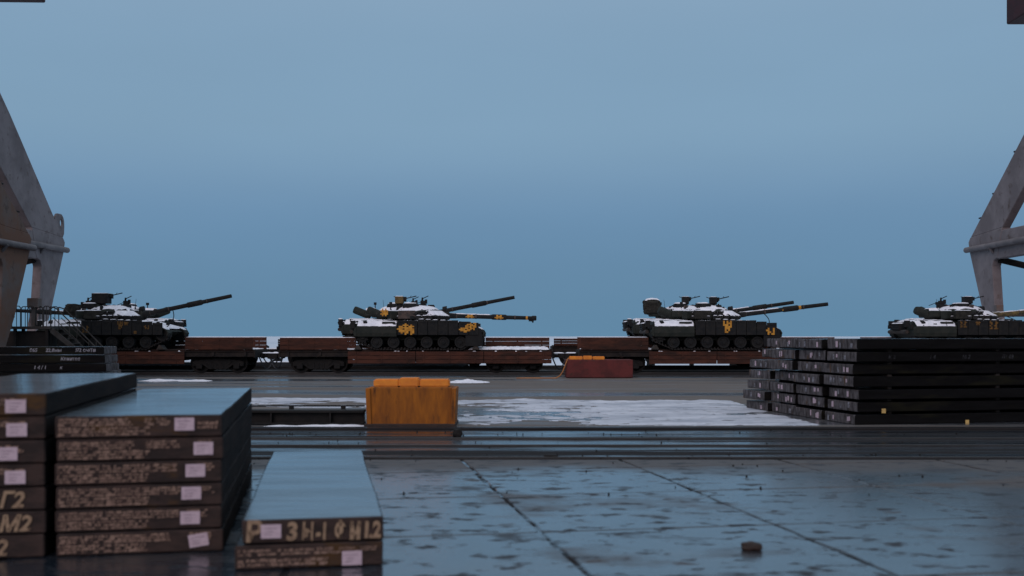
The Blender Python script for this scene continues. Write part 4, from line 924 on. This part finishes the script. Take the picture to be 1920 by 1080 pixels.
            tput('machine_gun', cached('mg2', lambda: MB().box(-.2, .2, -.14, .14, 0, .18).box(-.1, .16, -.1, .1, .18, .36).tube((-.02, 0, .3), (.0, 0, .52), .05, n=8).tube((.0, 0, .46), (.30, 0, .60), .024, n=6).tube((-.1, .1, .3), (-.55, .2, .12), .018, n=6).box(.12, .24, -.05, .05, .2, .42).mesh('machine_gun', M['tank2'], bevel=.012)), (mx_, my_, 2.08))
    # bricks of add-on armour on the turret wall and small fittings among the snow
    for s in (-1, 1):
        for tier, (zt, kt) in enumerate(((1.56, 1.03), (1.76, .99))):
            for deg in range(62, 150, 11):
                if rr.random() < .12: continue
                a = R(deg + 5 * tier); kx = kt + .03
                me = cached(('brk', tier), lambda: block_mesh(.21, .09, .15, 'tank2', .012))
                ang = math.atan2(TRY * math.sin(a), TRX * math.cos(a)) - math.pi / 2
                tput('armour_brick', me, (TCX + TRX * kx * math.cos(a), s * TRY * kx * math.sin(a), zt), (s * R(10 + 16 * tier), 0, s * ang))
                if rr.random() < .55: tput('snow', snow_patch(-.09, .09, -.05, .05, lambda xx, yy: .075, .03, seed + deg, 5, 3, jit=.02).mesh('snow', M['snow'], smooth=True), (TCX + TRX * kx * math.cos(a), s * TRY * kx * math.sin(a), zt), (0, 0, s * ang))
        for q in range(7):
            a = R(rr.uniform(20, 165)); k_ = rr.uniform(.45, .86); sx_, sy_, sz_ = rr.uniform(.05, .16), rr.uniform(.05, .14), rr.uniform(.07, .20)
            tput('turret_fitting', block_mesh(sx_ * 1.4, sy_ * 1.4, sz_, rr.choice(('tank', 'tank2', 'tank2', 'brown')), .012), (TCX + TRX * k_ * math.cos(a), s * TRY * k_ * math.sin(a), t_height(k_) + sz_ * .38), (rr.uniform(-.2, .2), rr.uniform(-.2, .2), rr.uniform(0, 3)))
    tput('antenna_base', cached('ant', lambda: MB().tube((0, 0, 0), (0, 0, .2), .05, .03, n=10).tube((0, 0, .2), (-.05, 0, .62), .012, .008, n=6).mesh('antenna_base', M['tank2'])), (-1.15, .55, 1.92))
    # ---- gun
    gb = bpy.data.objects.new('gun_barrel', None)
    G = lambda h: h * gl
    prof = [(.17, -.25), (.17, .0), (.135, .05), (.125, .55), (.108, .6), (.104, 1.55), (.10, 1.6), (.10, 2.35), (.104, 2.38)]
    prof2 = [(.104, 3.10), (.094, 3.14), (.086, 4.55)]
    ev = [(.10, 2.36), (.128, 2.42), (.128, 3.08), (.10, 3.13)]
    me = MB().lathe([(r * 1.1, G(h)) for r, h in prof + prof2] + [(.06, G(4.55)), (.06, G(4.35))], axis='x', n=18).mesh('gun_barrel', M[gun], smooth=True)
    base = T @ Matrix.Translation((1.18, 0, 1.68)) @ Matrix.Rotation(-elev, 4, 'Y')
    bpy.data.objects.remove(gb)
    g = put('gun_barrel', me, t); g.matrix_local = base
    put('bore_evacuator', MB().lathe([(r * 1.1, G(h)) for r, h in ev], axis='x', n=18).mesh('bore_evacuator', M[gun], smooth=True), g)
    for x in (.6, 1.58, 3.55): put('sleeve_clamp', cached('slc', lambda: MB().lathe([(.122, -.03), (.127, -.02), (.127, .02), (.122, .03)], axis='x', n=16).mesh('sleeve_clamp', M['brown'])), g, (x, 0, 0), scale=None if x < 2 else (1, .9, .9))
    put('mantlet', cached('man', lambda: MB().box(-.30, .12, -.26, .26, -.2, .2).lathe([(.24, .12), (.21, .22), (.15, .24)], axis='x', n=16).mesh('mantlet', M['canvas'], bevel=.06)), g)
    if muzzle == 'cover': put('muzzle_cover', MB().lathe([(.10, 4.40), (.125, 4.42), (.13, 4.60), (.10, 4.64)], axis='x', n=14).tube((4.44, 0, -.08), (4.47, 0, -.24), .09, .02, n=8).box(4.25, 4.42, -.02, .02, -.17, -.08).mesh('muzzle_cover', M['tank2']), g)
    if elev < R(9): put('snow', snow_patch(.1, 2.3, -.06, .06, lambda x, y: .125 - y * y * 4 - (.01 if x > .6 else 0), .03, seed + 40, 40, 4, jit=.02).mesh('snow', M['snow'], smooth=True), g)
    for (x0, pat, cell) in gun_camo:
        rows = PAT[pat]; mb = MB(); r_ = .147 if 2.45 < x0 < 3.2 else .121
        for j, row in enumerate(rows):
            for i, c in enumerate(row):
                if c == '#':
                    a0 = R(230 - 100 * j / len(rows) ); a1 = R(230 - 100 * (j + 1) / len(rows))
                    mb.poly([(x0 + i * cell, r_ * math.cos(a0), r_ * math.sin(a0) * -1 * -1), (x0 + (i + 1) * cell, r_ * math.cos(a0), r_ * math.sin(a0)), (x0 + (i + 1) * cell, r_ * math.cos(a1), r_ * math.sin(a1)), (x0 + i * cell, r_ * math.cos(a1), r_ * math.sin(a1))])
        put('camouflage_patch', mb.mesh('camouflage_patch', M['camo']), g)
    if cable:
        gx = cable; p0 = base @ Vector((gx, 0, -.1)); p1 = Vector((2.75, -.5, 1.08))
        pts = []
        for q in range(9):
            u = q / 8; p = p0.lerp(p1, u); p.x += .18 * math.sin(math.pi * u); pts.append(p)
        put('gun_tie', MB().path(pts, .022, n=6).mesh('gun_tie', M['iron']), t)
    # ---- painted pixel patches on the near side (flat print)
    for (x, z, pat, cell, m, where) in camo:
        y = -1.7525 if where == 'skirt' else -1.46
        if where == 'skirt': put('camouflage_patch', camo_mesh(PAT[pat], cell, M[m]), t, (x, y, z))
        else: tput('camouflage_patch', camo_mesh(PAT[pat], cell, M[m]), (x, y, z), (R(-6), 0, 0))
    # tie-down wires and chocks
    for x in (-3.0, 2.75):
        put('wheel_chock', cached('chk_w', lambda: MB().prism([(-.18, 0), (.18, 0), (.02, .22), (-.06, .22)], -.3, .3).mesh('wheel_chock', M['timber'])), t, (x - (.0 if x < 0 else -.05), -1.36, -.012), (0, 0, R(180) if x < 0 else 0))
    return t
def mirror_mesh(me):
    m2 = me.copy(); bm = bmesh.new(); bm.from_mesh(m2)
    for v in bm.verts: v.co.y *= -1
    bmesh.ops.reverse_faces(bm, faces=bm.faces); bm.to_mesh(m2); bm.free(); return m2

GN, GF = 'tanks on the front row of wagons', 'tanks on the rear row of wagons'
tank('tank', -20.08, NY, 'snow-dusted tank beside the crane stairs, tall box on its turret, steepest raised gun', GN, elev=R(12), bundle=(.40, .32), flap=False, seed=2.0, cable=1.75,
     camo=[(-.98, 1.15, 'fleck', .055, 'camo_dull', 'skirt'), (.75, 1.37, 'claw', .055, 'camo_dull', 'skirt'), (1.05, 1.37, 'small', .05, 'camo_dull', 'skirt'), (1.55, .90, 'bit', .07, 'camo_dull', 'skirt'), (2.05, 1.18, 'ell', .05, 'camo_dull', 'skirt')],
     mg=[(-.62, -.2, 'shield', 'tank2', (.80, .6, .52)), (.45, .2, 'mg', 'tank2', (0, 0, 0)), (-1.45, .2, 'mg', 'tank2', (0, 0, 0))], cup=(-1.05, -.4))
tank('tank', -4.58, NY, 'tank with bright yellow pixel camouflage and a level gun, on the middle front wagon', GN, elev=R(-1.6), seed=5.0, gl=1.0, muzzle='cover', stow='brown',
     camo=[(-1.06, 1.27, 'cross', (.094, .062), 'camo', 'skirt'), (1.98, 1.30, 'stair', (.077, .060), 'camo', 'skirt'), (-1.90, 2.0, 'star', .075, 'camo', 'turret')],
     gun_camo=[(1.05, 'small', .09), (2.52, 'small', .09), (4.1, 'bit', .05)], mg=[(-1.08, -.35, 'shield', 'shield', (.42, .4, .36)), (.05, .0, 'mg', 'tank2', (0, 0, 0))], cup=(-.5, -.5))
tank('tank', 10.04, NY, 'tank with a yellow claw-shaped skirt patch, on the wagon beside the right slab stack', GN, elev=R(7), seed=8.0, cable=1.55,
     camo=[(.30, 1.40, 'claw', .085, 'camo', 'skirt'), (2.40, 1.05, 'ell', .085, 'camo', 'skirt')], gun_camo=[(2.45, 'small', .065), (3.3, 'bit', .06)],
     mg=[(.12, -.1, 'shield', 'tank2', (.34, .4, .34))], cup=(-.45, -.45))
tank('tank', 22.9, NY, 'rightmost tank, its yellowish gun in front of the crane leg', GN, elev=R(5.5), seed=11.0, gun='camo_gun', cable=.9,
     camo=[(-.95, 1.40, 'fleck', .055, 'camo_dull', 'skirt'), (.5, 1.4, 'fleck', .07, 'camo_dull', 'skirt'), (-.2, 1.38, 'small', .05, 'camo_dull', 'skirt')],
     mg=[(.1, -.1, 'shield', 'tank2', (.42, .42, .36)), (-1.1, .2, 'mg', 'tank2', (0, 0, 0))], cup=(-.3, -.4))
tank('tank', -6.04, FY, 'tank half hidden behind the one with the level gun, its own plain gun raised', GF, elev=R(11), seed=14.0, gl=1.12, mg=[(.55, 0, 'mg', 'tank2', (0, 0, 0))])
tank('tank', 9.72, FY, 'tank behind the one with the claw-shaped patch, snowy bundle at its turret rear', GF, bundle=(.52, .46), elev=R(8.3), seed=17.0, mg=[(-.12, -.2, 'shield', 'tank2', (.36, .42, .40))])
tank('tank', -21.9, FY, 'tank hidden behind the leftmost tank, its snowy gun pointing left', GF, rot=R(180), elev=R(3), seed=20.0)
tank('tank', 25.1, FY, 'tank hidden behind the rightmost tank, its brown gun level at the right edge', GF, elev=R(0), seed=23.0, gun='brown')

# ================================================================== PORTAL CRANES
def crane(Xf, sg, Yc, k, label, m, back=1, width=10.5, house=None, lug=False, extra=True, steep=0.0):
    """side frame in the plane x = Xf; sg = direction (in x) away from the camera axis; k = size"""
    t = empty('portal_crane', (Xf + sg * width / 2, Yc, 0), label=label, cat='crane', group='portal cranes')
    ox = Xf - (Xf + sg * width / 2)
    TH = .55 * k
    outer = [(12.3, 7.95), (12.1, 7.3), (10.2, 3.45), (8.6, .9)]
    inner = [(7.5, .9), (8.5, 3.3), (8.9, 6.2), (8.7, 6.55), (8.2, 6.7)]
    up = [(7.6, 8.45), (4.8, 10.6), (1.2, 13.4), (1.2, 16.3 + 1.2 * steep), (4.8, 13.6 + steep), (12.0, 8.25)]
    for q, xf in enumerate((ox, ox + sg * width)):
        th = sg * TH * (1 if q == 0 else -1)
        x0, x1 = min(xf, xf + th), max(xf, xf + th)
        for b in (1, -1):
            pl = [(b * y * k, z * k) for y, z in outer + inner] + [(b * 7.6 * k, 8.45 * k), (b * 12.0 * k, 8.25 * k)]
            lg = MB().prism(pl, x0, x1, axis='x').build('leg', m, t, bevel=.03 * k)
            MB().prism([(b * y * k, z * k) for y, z in up], x0 + .02, x1 - .02, axis='x').build('upper_leg', m, t, bevel=.03 * k)
            # travelling gear at the foot
            bg_ = MB().box(xf + th / 2 - .45 * k, xf + th / 2 + .45 * k, b * 8.05 * k - 1.3 * k, b * 8.05 * k + 1.3 * k, .55 * k, 1.0 * k).box(xf + th / 2 - .3 * k, xf + th / 2 + .3 * k, b * 8.05 * k - .5 * k, b * 8.05 * k + .5 * k, 1.0 * k, 1.5 * k).build('travelling_gear', M['crane_dark'], t, bevel=.04)
            for dy in (-.8, .8): MB().tube((xf + th / 2 - .12, (b * 8.05 + dy) * k, .36 * k), (xf + th / 2 + .12, (b * 8.05 + dy) * k, .36 * k), .33 * k, n=20).build('wheel', M['crane_dark'], bg_)
            MB().tube((xf - sg * .25, b * 8.75 * k, 7.35 * k), (xf + sg * (.0), b * 8.75 * k, 7.0 * k), .09 * k, n=10).build('fitting', M['crane_tube'], t)
            # climbing lugs on the outer edges
            for (y, z) in ((10.9, 9.4), (9.0, 10.7), (6.2, 12.8), (11.6, 6.2), (10.3, 3.5)):
                MB().tube((xf + th / 2, b * (y - .1) * k, z * k), (xf + th / 2, b * (y + .42) * k, z * k), .05 * k, n=8).build('rung', M['crane_dark'], t)
            if lug:
                lg_ = MB(); n = 18; oc, ic = [], []
                for a in range(n):
                    c, s_ = math.cos(2 * math.pi * a / n), math.sin(2 * math.pi * a / n)
                    oc.append((b * (12.15 + .55 * c + (-.35 if c < 0 else 0)) * k, (9.15 + .62 * s_ - (.35 if s_ < 0 else 0)) * k)); ic.append((b * (12.25 + .22 * c) * k, (9.2 + .26 * s_) * k))
                for xx in (xf + th / 2 - .06, xf + th / 2 + .06):
                    O = [lg_.bm.verts.new((xx, y, z)) for y, z in oc]; I = [lg_.bm.verts.new((xx, y, z)) for y, z in ic]
                    for a in range(n): lg_.face([O[a], O[(a + 1) % n], I[(a + 1) % n], I[a]])
                lg_.bm.verts.ensure_lookup_table(); vv = lg_.bm.verts
                for a in range(n):
                    a2 = (a + 1) % n; lg_.face([vv[a], vv[a2], vv[2 * n + a2], vv[2 * n + a]]); lg_.face([vv[n + a], vv[n + a2], vv[3 * n + a2], vv[3 * n + a]])
                lg_.build('lifting_lug', m, t)
        # longitudinal beam between the legs and the round tube along it
        MB().box(x0 + .03, x1 - .03, -8.3 * k, 8.3 * k, 6.62 * k, 8.3 * k).build('side_beam', m, t, bevel=.04)
        xt = xf - (sg if q == 0 else -sg) * .16 * k
        MB().tube((xt, -12.25 * k, 7.45 * k), (xt, 12.25 * k, 7.45 * k), .18 * k, n=18).build('side_tube', M['crane_tube'], t, smooth=True)
        MB().prism([(-1.3 * k, 13.2 * k), (1.3 * k, 13.2 * k), (1.6 * k, 16.9 * k), (-1.6 * k, 16.9 * k)], x0 - .02, x1 + .02, axis='x').build('apex_plate', m, t, bevel=.04)
    # cross members between the two side frames
    for b in (1, -1):
        xa, xb = ox + sg * .3, ox + sg * (width - .3)
        MB().tube((xa, b * 8.6 * k, 6.6 * k), (xb, b * 8.4 * k, 4.2 * k), .2 * k, n=12).build('cross_brace', M['crane_dark'], t)
        MB().box(min(xa, xb), max(xa, xb), b * 8.0 * k - .3, b * 8.0 * k + .3, 6.9 * k, 8.1 * k).build('cross_beam', m, t, bevel=.04)
    xa, xb = ox - sg * .2, ox + sg * (width + .2)
    MB().box(min(xa, xb), max(xa, xb), -2.2 * k, 2.2 * k, 16.92 * k, 17.6 * k).build('top_platform', m, t, bevel=.05)
    if house:
        hx0, hx1, hy0, hy1, hz0, hz1, rz = house
        MB().tube((0, 0, 17.6 * k), (0, 0, hz0), 1.5, n=28).build('slewing_column', m, t)
        h = MB().box(hx0, hx1, hy0, hy1, 0, hz1 - hz0).build('machine_house', M['red'], t, (0, 0, hz0), (0, 0, rz), bevel=.06)
        for x in [hx0 + 1.0 + 1.6 * i for i in range(int((hx1 - hx0) / 1.6) - 1)]:
            MB().box(x, x + .9, hy0 - .03, hy0 - .005, 1.2, 2.1).build('window', M['iron'], h)
    return t
cr_ = crane(29.3, 1, 56.2, 1.0, 'grey portal crane at the right edge, with a red machine house overhead', M['crane'], house=(-7.4, 6, -2.4, 2.4, 19.05, 23.0, 0))
cl_ = crane(-28.7, -1, 56.2, 1.0, 'grey portal crane at the left edge with a lifting eye on its knee', M['crane'], house=(-7, 8.3, -2.4, 2.4, 20.33, 24.2, R(2)), lug=True, steep=1.1)
cn_ = crane(-21.9, -1, 38.8, .8, 'rust-stained nearest portal crane at the left edge, with stairs at its leg', M['crane_rust'], width=5.6)
# brackets, brown box and stairs of the near crane (all children of it)
def W(x, y, z): return (x - cn_.location.x, y - cn_.location.y, z)
def rail_hoop(pts, r=.022): MB().path([W(*p) for p in pts], r, n=6).build('handrail', M['stair'], cn_)
YS = 47.4
def pxX(x, Y): return (x - 960) * Y / F
def pxZ(y, Y): return CH + (HZ - y) * Y / F
pf = MB(); x0, x1 = pxX(20, YS), pxX(97, YS); z0 = pxZ(612, YS)
pf.box(*[v for v in (W(x0, 0, 0)[0], W(x1, 0, 0)[0])], W(0, YS - .1, 0)[1], W(0, YS + .9, 0)[1], z0 - .12, z0); pf.build('platform', M['stair'], cn_, bevel=.01)
for xx in (x0 + .2, x1 - .2):
    for yy in (YS, YS + .8): MB().box(W(xx - .06, 0, 0)[0], W(xx + .06, 0, 0)[0], W(0, yy - .06, 0)[1], W(0, yy + .06, 0)[1], 0, z0 - .12).build('platform_post', M['crane_dark'], cn_)
MB().box(W(x0 - .8, 0, 0)[0], W(x1 - .1, 0, 0)[0], W(0, YS + .15, 0)[1], W(0, YS + .85, 0)[1], .7, z0 - .2).build('drive_housing', M['crane_dark'], cn_, bevel=.05)
for dy in (0, .85):
    for a, b in ((22, 40), (52, 66), (80, 95)):
        xa, xb = pxX(a, YS), pxX(b, YS); zt = pxZ(574, YS)
        rail_hoop([(xa, YS + dy, z0), (xa, YS + dy, zt - .12), (xa + .1, YS + dy, zt), (xb - .1, YS + dy, zt), (xb, YS + dy, zt - .12), (xb, YS + dy, z0)])
        rail_hoop([((xa + xb) / 2, YS + dy, z0), ((xa + xb) / 2, YS + dy, zt)], .016)
    # stairs running down to the right
    xb0, xe = pxX(95, YS), pxX(95, YS) + z0 * 1.12
    MB().hexa([W(xb0, YS + dy - .03, z0 - .28), W(xe, YS + dy - .03, -.0), W(xe, YS + dy + .03, -.0), W(xb0, YS + dy + .03, z0 - .28),
               W(xb0, YS + dy - .03, z0), W(xe + .25, YS + dy - .03, .03), W(xe + .25, YS + dy + .03, .03), W(xb0, YS + dy + .03, z0)]).build('stringer', M['stair'], cn_)
    rail_hoop([(xb0 - .1, YS + dy, z0 + .55), (xb0, YS + dy, z0 + .88), (xb0 + .25, YS + dy, z0 + .80), (xe - .35, YS + dy, 1.15), (xe - .15, YS + dy, .85), (xe - .15, YS + dy, 0)], .028)
    for q in (.3, .62):
        rail_hoop([(xb0 + (xe - xb0) * q, YS + dy, z0 * (1 - q)), (xb0 + (xe - xb0) * q + .05, YS + dy, z0 * (1 - q) + .85)], .02)
    rail_hoop([(xb0 + .1, YS + dy, z0 + .4), (xb0 + (xe - xb0) * .5, YS + dy, z0 * .5 + .42)], .018)
for q in range(11):
    u = (q + .5) / 11; x = xb0 + (xe - xb0) * u; z = z0 * (1 - u)
    MB().box(W(x - .12, 0, 0)[0], W(x + .12, 0, 0)[0], W(0, YS + .03, 0)[1], W(0, YS + .82, 0)[1], z - .03, z).build('tread', M['stair'], cn_)
MB().box(W(pxX(54, 48.3), 0, 0)[0], W(pxX(75, 48.3), 0, 0)[0], W(0, 48.1, 0)[1], W(0, 48.5, 0)[1], pxZ(577, 48.3), pxZ(559, 48.3)).build('junction_box', M['crane_rust'], cn_, bevel=.02)
MB().box(W(pxX(60, 48.3), 0, 0)[0], W(pxX(68, 48.3), 0, 0)[0], W(0, 48.25, 0)[1], W(0, 48.35, 0)[1], z0, pxZ(577, 48.3)).build('box_post', M['crane_rust'], cn_)
# junction box beside the right crane's leg
def W2(x, y): return x - cr_.location.x, y - cr_.location.y
jx0, jy = W2(pxX(1866, 63.8), 63.8); jx1, _ = W2(pxX(1879, 63.8), 63.8)
MB().box(jx0, jx1, jy - .2, jy + .2, pxZ(585, 63.8), pxZ(572, 63.8)).build('junction_box', M['crane_rust'], cr_, bevel=.02)
